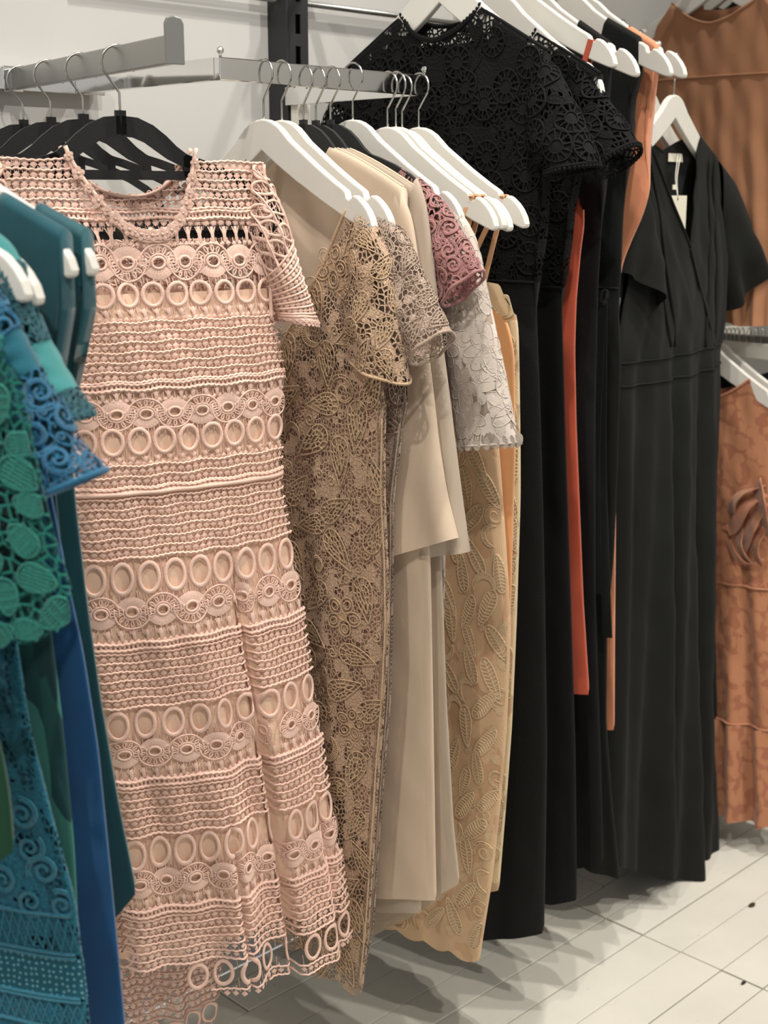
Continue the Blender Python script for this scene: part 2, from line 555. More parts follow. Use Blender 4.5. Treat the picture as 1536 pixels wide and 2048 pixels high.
# ---------------------------------------------------------------- hangers
HT = [(0, 0), (.012, -.0012), (.024, -.005), (.036, -.0115), (.047, -.0205), (.058, -.030), (.072, -.039), (.09, -.0505), (.11, -.0635), (.13, -.0755), (.15, -.087), (.166, -.0955), (.170, -.0985), (.173, -.107), (.178, -.1095), (.183, -.107), (.186, -.1035), (.194, -.107), (.204, -.1145), (.212, -.123), (.219, -.134), (.2225, -.145)]
HB = [(0, -.0425), (.012, -.0505), (.024, -.058), (.036, -.065), (.047, -.0715), (.058, -.0775), (.072, -.0855), (.09, -.0945), (.11, -.105), (.13, -.115), (.15, -.1245), (.164, -.131), (.168, -.133), (.172, -.1345), (.177, -.137), (.182, -.139), (.186, -.1405), (.194, -.1435), (.204, -.1475), (.211, -.150), (.217, -.1515), (.2215, -.150)]

def wooden_mesh():
    top = [(-a, z) for a, z in HT[::-1]] + HT[1:]
    bot = [(-a, z) for a, z in HB[::-1]] + HB[1:]
    n = len(top)
    th = 0.006
    V = []
    for sgn in (1, -1):
        for e in (top, bot):
            V += [(a, sgn * th, z) for a, z in e]
    Fc = []
    for i in range(n - 1):
        Fc.append([i, n + i, n + i + 1, i + 1])
        Fc.append([2 * n + i + 1, 3 * n + i + 1, 3 * n + i, 2 * n + i])
        Fc.append([i + 1, 2 * n + i + 1, 2 * n + i, i])
        Fc.append([n + i, 3 * n + i, 3 * n + i + 1, n + i + 1])
    Fc.append([0, 2 * n, 3 * n, n])
    Fc.append([n - 1, 2 * n - 1, 4 * n - 1, 3 * n - 1])
    return np.array(V), Fc

def hook_path(h, flip):
    r = 0.0205
    zc = h - r + 0.0015
    ang = np.radians(np.linspace(-28, 205, 26))
    P = [(0, 0, -0.012), (0, 0, 0.012), (0, 0, 0.026), (0.003, 0, 0.031)] + [(r * math.cos(t), 0, zc + r * math.sin(t)) for t in ang]
    P = np.array(P)
    P[:, 0] *= flip
    return P

HM = {}
V, Fc = wooden_mesh()
HM['wood'] = mesh('hanger_body', V, Fc, M['white_paint'], smooth=False)
def hook_mesh(h, flip, r=0.00155):
    k = ('hook', round(h, 3), flip)
    if k not in HM:
        HM[k] = mesh('hook', *tube(hook_path(h, flip), r, 8), M['wire'])
    return HM[k]

def velvet_mesh():
    acc = Acc()
    th = 0.0028
    def strip(pts, wid):
        P = np.array(pts, float)
        T = np.gradient(P, axis=0)
        T /= np.linalg.norm(T, axis=1)[:, None]
        Nn = np.stack([-T[:, 1], T[:, 0]], 1)
        wv = np.broadcast_to(np.asarray(wid, float), (len(P),))[:, None] / 2
        A, B = P + Nn * wv, P - Nn * wv
        n = len(P)
        V = np.concatenate([np.stack([E[:, 0], np.full(n, s * th), E[:, 1]], 1) for s in (1, -1) for E in (A, B)])
        Fs = []
        for i in range(n - 1):
            Fs += [[i, i + 1, n + i + 1, n + i], [2 * n + i, 3 * n + i, 3 * n + i + 1, 2 * n + i + 1], [i, 2 * n + i, 2 * n + i + 1, i + 1], [n + i, n + i + 1, 3 * n + i + 1, 3 * n + i]]
        Fs += [[0, n, 3 * n, 2 * n], [n - 1, 3 * n - 1, 4 * n - 1, 2 * n - 1]]
        acc.add(V, Fs)
    t = np.linspace(0, 1, 9)
    for s in (1, -1):
        arm = [(0, -.012), (.018, -.0135), (.035, -.0205), (.05, -.031), (.064, -.042), (.078, -.050), (.088, -.054)]
        strip([(s * a, z) for a, z in arm], [.024, .024, .023, .022, .019, .016, .014])
        strip([(s * .083, -.046), (s * .0835, -.058), (s * .084, -.071)], .010)
        sh = [(.080, -.049), (.10, -.0545), (.13, -.0645), (.16, -.078), (.185, -.093), (.20, -.106), (.208, -.121), (.203, -.134), (.188, -.140), (.165, -.141)]
        strip([(s * a, z) for a, z in sh], .011)
    strip([(-.086, -.0695), (0, -.0695), (.086, -.0695)], .011)
    strip([(-.172, -.141), (0, -.141), (.172, -.141)], .010)
    strip([(0, -.022), (0, .006)], .013)
    return acc.get()
V, Fc = velvet_mesh()
HM['velvet'] = mesh('hanger_body', V, Fc, M['velvet'], smooth=False)

def hanger(kind, x, y, zc, label, group, A=(0, -1, 0), h=0.079, flip=1, roll=0.0, zs=1.0, xs=1.0):
    """a hanger whose crest is at (x, y, zc); its arms run along A"""
    cat = 'hanger'
    t = thing('wooden_hanger' if kind == 'wood' else 'velvet_hanger', label, cat, (x, y, zc), group)
    t.rotation_euler = (0, roll, math.atan2(A[1], A[0]))
    b = bpy.data.objects.new('hanger_body', HM[kind]); COL.objects.link(b); b.parent = t; b.scale = (xs, 1, zs)
    if kind == 'wood':
        m = b.modifiers.new('bevel', 'BEVEL'); m.width = 0.0022; m.segments = 2; m.limit_method = 'ANGLE'; m.angle_limit = math.radians(40)
    k = bpy.data.objects.new('hook', hook_mesh(h, flip, 0.00155)); COL.objects.link(k); k.parent = t
    return t

# ---------------------------------------------------------------- garments
def gauss(y, sig):
    if sig < 0.3:
        return y
    k = int(sig * 3) + 1
    w_ = np.exp(-0.5 * (np.arange(-k, k + 1) / sig) ** 2)
    w_ /= w_.sum()
    return np.convolve(np.pad(y, k, 'edge'), w_, 'valid')

class Prof:
    def __init__(s, pts, sig=0.012):
        pts = sorted(pts)
        z = np.array([p[0] for p in pts]); v = np.array([p[1] for p in pts])
        s.z = np.linspace(-0.1, 2.0, 700)
        s.v = gauss(np.interp(s.z, z, v), sig / 0.003)
    def __call__(s, z):
        return np.interp(z, s.z, s.v)

def smooth(x):
    x = np.clip(x, 0, 1)
    return x * x * (3 - 2 * x)

def poly(pts, n, sig=1.2):
    P = np.asarray(pts, float)
    d = np.r_[0, np.cumsum(np.linalg.norm(np.diff(P, axis=0), axis=1))]
    t = np.linspace(0, d[-1], n)
    Q = np.stack([np.interp(t, d, P[:, k]) for k in range(P.shape[1])], 1)
    for k in range(P.shape[1]):
        e0, e1 = Q[0, k], Q[-1, k]
        lin_ = np.linspace(e0, e1, n)
        Q[:, k] = gauss(Q[:, k] - lin_, sig) + lin_
        Q[0, k], Q[-1, k] = e0, e1
    return Q

class Surf:
    """a piece of cloth: f(u, v) -> points; frames by differences"""
    def __init__(s, f, outward, u, v):
        s.f, s.out, s.u, s.v = f, outward, u, v
    def frame(s, u, v):
        e = 0.004
        u = np.asarray(u, float); v = np.asarray(v, float)
        p = s.f(u, v)
        du = s.f(u + e, v) - s.f(u - e, v)
        dv = s.f(u, v + e * 0.5) - s.f(u, v - e * 0.5)
        n = np.cross(du, dv)
        n /= np.linalg.norm(n, axis=-1, keepdims=True) + 1e-12
        o = s.out(u, v, p)
        n *= np.sign((n * o).sum(-1, keepdims=True) + 1e-9)
        du /= np.linalg.norm(du, axis=-1, keepdims=True) + 1e-12
        return p, du, n

class Garment:
    def __init__(g, name, label, cat, O, A=(0, -1), group=None):
        A = np.array([A[0], A[1], 0.0]); A /= np.linalg.norm(A)
        g.A, g.N = A, np.array([A[1], -A[0], 0.0])
        g.O = np.array([O[0], O[1], 0.0])
        g.name, g.label, g.cat, g.group = name, label, cat, group
        g.surf = []
        g.c0 = 0.0
    def loc(g, px, py, n=0.0):
        d = ray(px, py)
        t = ((g.O - C_) @ g.N + n) / (d @ g.N)
        p = C_ + d * t
        return float((p - g.O) @ g.A), float(p[2])
    def pz(g, px, py):
        return g.loc(px, py)[1]
    def W(g, a, n, z):
        a, n, z = np.broadcast_arrays(np.asarray(a, float), np.asarray(n, float), np.asarray(z, float))
        return g.O + a[..., None] * g.A + n[..., None] * g.N + z[..., None] * np.array([0, 0, 1.0])
    def shape(g, R, L=None, zn=1.5, wn=0.08, zs=1.45, ws=0.21, zp=1.25, zf=None, zbk=None, p=2.2, s1=0.93, T=((1.4, .02), (0.3, .03)),
              amp=((1.2, 0.0), (0.3, 0.012)), f=(3.0, 5.0), ph=(0.3, 1.7), hem=None, c0=0.0, creases=(), sig=0.012, wrinkle=0.0015, tmin=0.35, scal=None, lean=(), hang=0.0, shp=1.0):
        g.c0 = c0
        Rl = [g.loc(*q) for q in R]
        g.hr = Rl[-1]
        g.Rf = Prof([(z, a) for a, z in Rl] + [(zs, ws + c0), (zn + 0.05, ws + c0)], sig)
        if L is None:
            g.Lf = lambda z: 2 * c0 - g.Rf(z)
            g.hl = (2 * c0 - g.hr[0], g.hr[1])
        else:
            Ll = [g.loc(*q) for q in L]
            g.hl = Ll[-1]
            g.Lf = Prof([(z, a) for a, z in Ll] + [(zs, c0 - ws), (zn + 0.05, c0 - ws)], sig)
        g.Tf = Prof([(z, t) for z, t in T], 0.03)
        g.Af = Prof([(z, t) for z, t in amp], 0.03)
        g.q = dict(zn=zn, wn=wn, zs=zs, ws=ws, zp=zp, zf=zn - .08 if zf is None else zf, zbk=zn - .02 if zbk is None else zbk, p=p, s1=s1, f=f, ph=ph, creases=creases, wr=wrinkle, tmin=tmin, scal=scal, hang=hang, shp=shp)
        if hem:
            H = sorted(g.loc(*q) for q in hem)
            g.hem = (np.array([h[0] for h in H]), np.array([h[1] for h in H]))
        else:
            H = sorted([g.hl, g.hr])
            g.hem = (np.array([h[0] for h in H]), np.array([h[1] for h in H]))
        g.nof = Prof([(z, v) for z, v in lean], 0.03) if lean else (lambda z: 0.0 * z)
        return g
    def ztop(g, side, s):
        q = g.q
        a = np.abs(s) * q['ws']
        zl = q['zf'] if side > 0 else q['zbk']
        neck = zl + (q['zn'] - zl) * np.clip(a / q['wn'], 0, 1) ** q['p']
        t = np.clip((a - q['wn']) / max(1e-6, q['s1'] * q['ws'] - q['wn']), 0, 1)
        sh = q['zn'] + (q['zs'] - q['zn']) * t ** q['shp']
        z = np.where(a < q['wn'], neck, sh)
        k = np.clip((np.abs(s) - q['s1']) / (1 - q['s1']), 0, 1)
        return z + (q['zp'] - q['zs']) * (1 - (1 - k) ** 1.6) * (k > 0)
    def zhem(g, side, s):
        e = g.hem
        zl = float(np.mean(e[1]))
        a = g.Lf(zl) + (g.Rf(zl) - g.Lf(zl)) * (s + 1) / 2
        z = np.interp(a, e[0], e[1])
        if g.q['scal']:
            n_, d_ = g.q['scal']
            z = z - d_ * np.abs(np.sin(np.pi * n_ * (s + 1) / 2))
        return z + (0.012 if side < 0 else 0.0)
    def pt(g, side, s, z):
        q = g.q
        s = np.clip(s, -1, 1)
        R, L = g.Rf(z), g.Lf(z)
        a = L + (R - L) * (s + 1) / 2
        zt = g.ztop(side, s)
        at_ = np.abs(s) * q['ws']
        op = np.sqrt(np.clip(1 - (at_ / q['wn']) ** 2, 0, 1))
        ramp = q['tmin'] + (1 - q['tmin']) * smooth((zt - z) / 0.16)
        e = np.sqrt(np.clip(1 - s * s, 0, 1))
        t = g.Tf(z) * e * np.maximum(ramp, op * 0.9)
        qq = (s + 1) / 2
        am = g.Af(z) * (1 - s ** 6)
        f, ph = q['f'], q['ph']
        k = 0 if side > 0 else 2.1
        d = am * (0.62 * np.sin(2 * np.pi * f[0] * qq + ph[0] + k + 0.9 * z) + 0.38 * np.sin(2 * np.pi * f[1] * qq + ph[1] + k * 1.7 - 1.3 * z))
        d = d + q['wr'] * (np.sin(23 * z + 9 * s + ph[0] * 5) * np.sin(7 * z - 13 * s + ph[1]) + 0.6 * np.sin(51 * z + 17 * s)) * e
        if side > 0:
            for (s0, wd, dep, z1) in q['creases']:
                d = d - dep * np.exp(-((s - s0) / wd) ** 2) * smooth((z1 - z) / 0.25)
        nm = 0.0015
        if q['hang']:
            dt = zt - z
            rnd = np.sqrt(np.clip(1 - np.clip(1 - dt / 0.010, 0, 1) ** 2, 0, 1))
            cov = smooth((at_ - (q['wn'] - 0.03)) / 0.03)
            t = t * (1 - cov * (1 - rnd))
            d = d * (1 - cov * (1 - rnd))
            nm = np.maximum(nm * rnd, q['hang'] * rnd * cov * (1 - smooth((dt - 0.055) / 0.09)))
        n = side * np.maximum(t + d, nm) + g.nof(z)
        return g.W(a, n, z)
    def root(g):
        if not hasattr(g, 'r'):
            zmin = float(np.min(g.hem[1])) if hasattr(g, 'hem') else 0.5
            p = g.W(g.c0, 0, zmin)
            g.r = thing(g.name, g.label, g.cat, tuple(p), g.group)
        return g.r
    def panel(g, name, mat, zt=None, zb=None, cols=64, rows=60, shrink=0.0, label=None, both=True, kind=None, hem_up=0.0, extra=None):
        """closed loop of cloth between zt (None: neckline) and zb (None: hem)"""
        s = np.sin(np.linspace(-1, 1, cols) * math.pi / 2) * 0.55 + np.linspace(-1, 1, cols) * 0.45
        r = np.linspace(0, 1, rows) ** (1.5 if g.q['hang'] and zt is None else 1.0)
        P = []
        for side, ss in ((1, s), (-1, s[::-1])):
            top = g.ztop(side, ss)
            if zt is not None:
                top = np.minimum(top, zt)
            bot = g.zhem(side, ss) + hem_up if zb is None else np.full_like(ss, zb)
            bot = np.minimum(bot, top - 0.002)
            Z = top[:, None] + (bot - top)[:, None] * r[None]
            S = np.broadcast_to(ss[:, None], Z.shape)
            Q = g.pt(side, S, Z)
            if shrink:
                cen = g.W(g.c0 * np.ones_like(Z), 0, Z)
                an = (Q - cen)
                Q = cen + an * (1 - shrink * 0.25) 
                nn_ = ((Q - cen) @ g.N)[..., None] * g.N
                Q = Q - nn_ * shrink
            if extra is not None:
                Q = Q + (side * extra(S, Z))[..., None] * g.N
            P.append(Q)
        P = np.concatenate(P)
        m = P.shape[0]
        mid = P[:, rows // 2]
        ul = np.r_[0, np.cumsum(np.linalg.norm(np.diff(mid, axis=0), axis=1))]
        uv = np.stack([np.broadcast_to(ul[:, None], (m, rows)), P[..., 2]], -1).reshape(-1, 2)
        Fc = gridF(m, rows)
        o = obj(name, P.reshape(-1, 3), Fc, mat, g.root(), uv=uv, label=label, kind=kind)
        return o
    def front(g, lo=-0.98, hi=0.98, z0=None, z1=None, side=1):
        return Surf(lambda u, v: g.pt(side, u, v), lambda u, v, p: np.broadcast_to(side * g.N, p.shape), (lo, hi), (z0, z1))
    def sleeve(g, outer, inner, th, mat, name='sleeve', rows=26, ring=40, mirror=False, wave=0.0, nw=5, raw=False, nshift=0.0, label=None, ph=0.0):
        O_ = np.array([g.loc(*q) for q in outer]) if not raw else np.array(outer)
        I_ = np.array([g.loc(*q) for q in inner]) if not raw else np.array(inner)
        if mirror:
            O_[:, 0] = 2 * g.c0 - O_[:, 0]; I_[:, 0] = 2 * g.c0 - I_[:, 0]
        Oq, Iq = poly(O_, 60), poly(I_, 60)
        tt = np.linspace(0, 1, 60)
        th = np.asarray(th, float)
        def f(u, v):
            u = np.asarray(u, float); v = np.clip(np.asarray(v, float), 0, 1)
            o_ = np.stack([np.interp(v, tt, Oq[:, 0]), np.interp(v, tt, Oq[:, 1])], -1)
            i_ = np.stack([np.interp(v, tt, Iq[:, 0]), np.interp(v, tt, Iq[:, 1])], -1)
            c, h = (o_ + i_) / 2, (o_ - i_) / 2
            t = np.interp(v, np.linspace(0, 1, len(th)), th)
            w_ = 1 + wave * v ** 1.5 * np.sin(nw * u + 0.7 + ph)
            cu, su = np.cos(u), np.sin(u)
            wob = 0.0016 * np.sin(14 * v + 3 * u + ph)
            ax = c + h * cu[..., None]
            return g.W(ax[..., 0], (t * su * w_ + wob * su) + nshift, ax[..., 1] + 0.0)
        u = np.linspace(0, 2 * math.pi, ring + 1)
        v = np.linspace(0, 1, rows)
        U, Vv = np.meshgrid(u, v, indexing='ij')
        P = f(U, Vv)
        mid = P[:, rows // 2]
        ul = np.r_[0, np.cumsum(np.linalg.norm(np.diff(mid, axis=0), axis=1))]
        vl = np.r_[0, np.cumsum(np.linalg.norm(np.diff(P[ring // 4], axis=0), axis=1))]
        uv = np.stack(np.broadcast_arrays(ul[:, None], vl[None]), -1).reshape(-1, 2)
        o = obj(name, P.reshape(-1, 3), gridF(ring + 1, rows), mat, g.root(), uv=uv, label=label)
        def outw(uu, vv, p):
            c = (f(uu, vv) + f(uu + math.pi, vv)) / 2
            return p - c + 1e-6
        o_s = Surf(f, outw, (0, 2 * math.pi), (0, 1))
        o_s.obj = o
        o_s.edge = P[:, -1]
        return o_s
    def ribbon(g, name, pts, width, mat, wdir=None, thick=0.0012, n=24, label=None, parent=None, sig=1.2):
        """flat band through world points"""
        P = poly(pts, n, sig)
        T = np.gradient(P, axis=0); T /= np.linalg.norm(T, axis=1)[:, None]
        wd = g.A if wdir is None else np.asarray(wdir, float)
        S = wd[None] - T * (T @ wd)[:, None]
        S /= np.linalg.norm(S, axis=1)[:, None] + 1e-9
        B = np.cross(T, S)
        wv = np.broadcast_to(np.asarray(width, float), (n,))[:, None] / 2
        ring = [P + S * wv + B * thick, P - S * wv + B * thick, P - S * wv - B * thick, P + S * wv - B * thick, P + S * wv + B * thick]
        G = np.stack(ring, 0)
        ul = np.array([0, 1, 1.05, 2, 2.05]) * float(np.mean(wv)) * 2
        vl = np.linspace(0, float(np.linalg.norm(np.diff(P, axis=0), axis=1).sum()), n)
        uv = np.stack(np.broadcast_arrays(ul[:, None], vl[None]), -1).reshape(-1, 2)
        Fc = gridF(5, n).tolist() + [[0, n, 2 * n, 3 * n], [n - 1, 4 * n - 1, 3 * n - 1, 2 * n - 1]]
        return obj(name, G.reshape(-1, 3), Fc, mat, parent or g.root(), uv=uv, smooth=False, label=label)
    def edge_trim(g, name, P, r, mat, sides=6, closed=False):
        V, Fc = tube(P, r, sides, closed)
        return obj(name, V, Fc, mat, g.root())
    def neck_line(g, side=1, smax=None, n=60, up=0.0, off=0.001):
        sm = g.q['wn'] / g.q['ws'] if smax is None else smax
        s = np.linspace(-sm, sm, n)
        z = g.ztop(side, s) + up
        return g.pt(side, s, z - 0.0005) + side * off * g.N

# ---------------------------------------------------------------- lace motifs (unit size, lying in xy, z out of the cloth)
def motif(name, mat, curves, r=0.03, fills=(), sides=4):
    a = Acc()
    for pts, closed in curves:
        P = np.asarray(pts, float)
        P = np.c_[P, np.full(len(P), r * 0.8)] if P.shape[1] == 2 else P
        a.add(*tube(P, r, sides, closed, cap=False))
    for pts in fills:
        P = np.asarray(pts, float)
        c = P.mean(0)
        n = len(P)
        V = np.concatenate([np.c_[P, np.full(n, 0.0)], np.c_[(P + c) / 2, np.full(n, 0.006)], [[c[0], c[1], 0.008]]])
        Fs = [[i, (i + 1) % n, n + (i + 1) % n, n + i] for i in range(n)] + [[n + i, n + (i + 1) % n, 2 * n] for i in range(n)]
        a.add(V, Fs)
    V, Fc = a.get()
    return mesh(name, V, Fc, mat)

def tear(n=26, bend=0.3, w_=0.36):
    t = np.linspace(0, 2 * math.pi, n, endpoint=False)
    y = 0.5 * np.cos(t)
    x = w_ * np.sin(t) * np.sin(t / 2) ** 1.3
    return np.stack([x + bend * (y + 0.5) ** 2 - 0.12 * bend, y], 1)

def circ(c, rx, ry=None, n=18, a0=0, a1=2 * math.pi, closed=True):
    t = np.linspace(a0, a1, n, endpoint=not closed)
    return np.stack([c[0] + rx * np.cos(t), c[1] + (ry or rx) * np.sin(t)], 1)

def m_paisley(mat, r=0.028):
    o = tear()
    i = (o - [0, -0.08]) * 0.62 + [0.02, -0.08]
    cv = [(o, True), (i, True)]
    for k in range(5, 22, 2):
        cv.append((np.array([i[k % 26], o[k % 26]]), False))
    sp = np.array([[0.0, -0.38], [0.0, -0.2], [0.03, 0.0], [0.1, 0.2]])
    cv.append((sp, False))
    i2 = (o - [0, -0.08]) * 0.30 + [0.03, -0.1]
    cv.append((i2, True))
    for k in range(4, 23, 2):
        cv.append((np.array([i2[k], i[k]]), False))
    return motif('lace_paisley', mat, cv, r)

def m_scroll(mat, r=0.03):
    t = np.linspace(0, 1, 34)
    ang = 3.2 * math.pi * t
    rad = 0.10 + 0.34 * t ** 1.2
    A = np.stack([rad * np.cos(ang) - 0.05, rad * np.sin(ang)], 1)
    B = np.stack([(rad + 0.10 * t) * np.cos(ang) - 0.05, (rad + 0.10 * t) * np.sin(ang)], 1)
    cv = [(A, False), (B, False)] + [(np.array([A[k], B[k]]), False) for k in range(12, 34, 2)]
    return motif('lace_scroll', mat, cv, r)

def m_flower(mat, r=0.028, n=5):
    cv, fl = [], []
    for k in range(n):
        a = 2 * math.pi * k / n
        c, s = math.cos(a), math.sin(a)
        pet = circ((0, 0.30), 0.17, 0.20, 14)
        R = np.array([[c, -s], [s, c]])
        cv.append((pet @ R.T, True))
        inn = circ((0, 0.31), 0.09, 0.11, 10)
        cv.append((inn @ R.T, True))
    cv.append((circ((0, 0), 0.09, n=12), True))
    fl.append(circ((0, 0), 0.08, n=10))
    return motif('lace_flower', mat, cv, r, fl)

def m_leaf(mat, r=0.025, w_=0.26, ribs=6):
    t = np.linspace(0, 2 * math.pi, 24, endpoint=False)
    o = np.stack([w_ * np.sin(t) * (0.75 + 0.25 * np.cos(t)), 0.5 * np.cos(t)], 1)
    cv = [(o, True), (np.array([[0, -0.5], [0.01, 0], [0, 0.45]]), False)]
    for k in range(ribs):
        y = -0.38 + 0.72 * k / (ribs - 1)
        ww = w_ * math.sqrt(max(0, 1 - (y / 0.5) ** 2)) * 0.85
        cv.append((np.array([[-ww, y + 0.05], [0, y - 0.02], [ww, y + 0.05]]), False))
    return motif('lace_leaf', mat, cv, r, [o * 0.97])

def m_petal(mat, r=0.022):
    t = np.linspace(0, 2 * math.pi, 22, endpoint=False)
    o = np.stack([0.42 * np.sin(t) * (0.8 - 0.2 * np.cos(t)), 0.5 * np.cos(t)], 1)
    cv = [(o, True)]
    for k in range(7):
        x = -0.3 + 0.1 * k
        h = 0.42 * math.sqrt(max(0.05, 1 - (x / 0.42) ** 2))
        cv.append((np.array([[x, -h], [x * 0.9, 0], [x, h]]), False))
    for y in (-0.2, 0.05, 0.28):
        cv.append((np.array([[-0.36, y], [0, y + 0.03], [0.36, y]]), False))
    return motif('lace_petal', mat, cv, r, [o * 0.96])

def m_wheel(mat, r=0.03, spokes=12):
    cv = [(circ((0, 0), 0.47, n=24), True), (circ((0, 0), 0.20, n=16), True)]
    for k in range(spokes):
        a = 2 * math.pi * k / spokes
        cv.append((np.array([[0.2 * math.cos(a), 0.2 * math.sin(a)], [0.47 * math.cos(a), 0.47 * math.sin(a)]]), False))
    return motif('lace_wheel', mat, cv, r, [circ((0, 0), 0.19, n=14)])

def m_bloom(mat):
    a = Acc()
    for k in range(7):
        al = 2 * math.pi * k / 7 + 0.15 * (k % 2)
        u = np.array([math.cos(al), math.sin(al)]); v = np.array([-u[1], u[0]])
        t = np.linspace(0, 2 * math.pi, 14, endpoint=False)
        ln = 0.24 + 0.05 * (k % 3)
        P = u * 0.24 + ln * np.cos(t)[:, None] * u + 0.15 * np.sin(t)[:, None] * v
        c = P.mean(0)
        V = np.concatenate([np.c_[P, np.full(14, 0.01 + 0.01 * (k % 2))], [[c[0], c[1], 0.05]]])
        a.add(V, [[i, (i + 1) % 14, 14] for i in range(14)])
        a.add(*tube(np.c_[P, np.full(14, 0.03)], 0.014, 4, True))
    V, Fc = a.get()
    return mesh('lace_bloom', V, Fc, mat)

def m_feather(mat, r=0.02):
    t = np.linspace(0, 1, 22)
    ang = math.pi * (0.15 + 1.25 * t)
    A = np.stack([0.42 * np.cos(ang) * (1 - 0.35 * t), 0.46 * np.sin(ang) * (1 - 0.25 * t)], 1)
    T = np.gradient(A, axis=0); T /= np.linalg.norm(T, axis=1)[:, None]
    Nn = np.stack([T[:, 1], -T[:, 0]], 1)
    B = A - Nn * (0.16 * np.sin(math.pi * t) ** 0.7)[:, None]
    cv = [(A, False), (B, False)] + [(np.array([A[k], B[k] + T[k] * 0.05]), False) for k in range(1, 21)]
    return motif('lace_feather', mat, cv, r)

def m_curl(mat, r=0.05):
    t = np.linspace(0, 1, 16)
    ang = 2.6 * math.pi * t
    rad = 0.08 + 0.34 * t
    return motif('lace_curl', mat, [(np.stack([rad * np.cos(ang), rad * np.sin(ang)], 1), False)], r)

def m_ring(mat):
    V, Fc = tube(np.c_[circ((0, 0), 0.37, 0.46, 24), np.full(24, 0.05)], 0.078, 6, True)
    me = mesh('lace_ring', V, Fc, mat)
    return me

def m_fan(mat):
    a = Acc()
    # solid fan below the eye, with ribs
    th = np.radians(np.linspace(205, 335, 17))
    rr = np.linspace(0.20, 0.47, 6)
    T, Rr = np.meshgrid(th, rr, indexing='ij')
    zz = 0.03 + 0.015 * np.cos(np.arange(17) * math.pi)[:, None] * np.ones(6)[None] + 0.02 * np.sin(np.linspace(0, math.pi, 6))[None]
    a.add(np.stack([Rr * np.cos(T) * 1.12, Rr * np.sin(T) + 0.06, zz], -1).reshape(-1, 3), gridF(17, 6))
    a.add(*tube(np.c_[circ((0, 0.04), 0.19, 0.15, 18), np.full(18, 0.05)], 0.045, 5, True))
    # little loops around the top
    for k in range(9):
        al = math.radians(-20 + 220 * k / 8)
        c = (0.36 * math.cos(al) * 1.1, 0.36 * math.sin(al) + 0.04)
        u = np.array([math.cos(al), math.sin(al)]); v = np.array([-u[1], u[0]])
        t = np.linspace(0, 2 * math.pi, 9, endpoint=False)
        P = np.array(c) + 0.095 * np.cos(t)[:, None] * u + 0.042 * np.sin(t)[:, None] * v
        a.add(*tube(np.c_[P, np.full(9, 0.04)], 0.024, 4, True))
    ro = circ((0, 0.04), 0.55, 0.50, 20, math.radians(-15), math.radians(195), False)
    a.add(*tube(np.c_[ro, np.full(20, 0.045)], 0.032, 5))
    ri = circ((0, 0.04), 0.27, 0.23, 16, math.radians(-25), math.radians(205), False)
    a.add(*tube(np.c_[ri, np.full(16, 0.045)], 0.03, 5))
    V, Fc = a.get()
    return mesh('lace_fan', V, Fc, mat)

def m_blossom(mat):
    """small five petalled edging flower"""
    a = Acc()
    for k in range(5):
        al = 2 * math.pi * k / 5
        c = np.array([0.3 * math.cos(al), 0.3 * math.sin(al)])
        P = circ(c, 0.17, n=10)
        V = np.concatenate([np.c_[P, np.full(10, 0.02)], [[c[0], c[1], 0.12]]])
        a.add(V, [[i, (i + 1) % 10, 10] for i in range(10)])
        a.add(*tube(np.c_[P, np.full(10, 0.03)], 0.04, 4, True))
    a.add(*sphereV((0, 0, 0.08), 0.13, 8, 5))
    V, Fc = a.get()
    return mesh('edging_flower', V, Fc, mat)

def place(me, parent, p, du, n, rot, sc_, off=0.001, name=None, flat=1.0):
    du = du - n * (du @ n)
    du /= np.linalg.norm(du) + 1e-12
    dv = np.cross(n, du)
    c, s = math.cos(rot), math.sin(rot)
    x = du * c + dv * s
    y = np.cross(n, x)
    sx, sy = (sc_, sc_) if np.isscalar(sc_) else sc_
    o = bpy.data.objects.new(name or me.name.split('.')[0], me)
    COL.objects.link(o)
    o.parent = parent
    q = p + n * off - WL[parent]
    sz = min(sx, sy) * flat
    o.matrix_local = Matrix(((x[0] * sx, y[0] * sy, n[0] * sz, q[0]), (x[1] * sx, y[1] * sy, n[1] * sz, q[1]), (x[2] * sx, y[2] * sy, n[2] * sz, q[2]), (0, 0, 0, 1)))
    return o

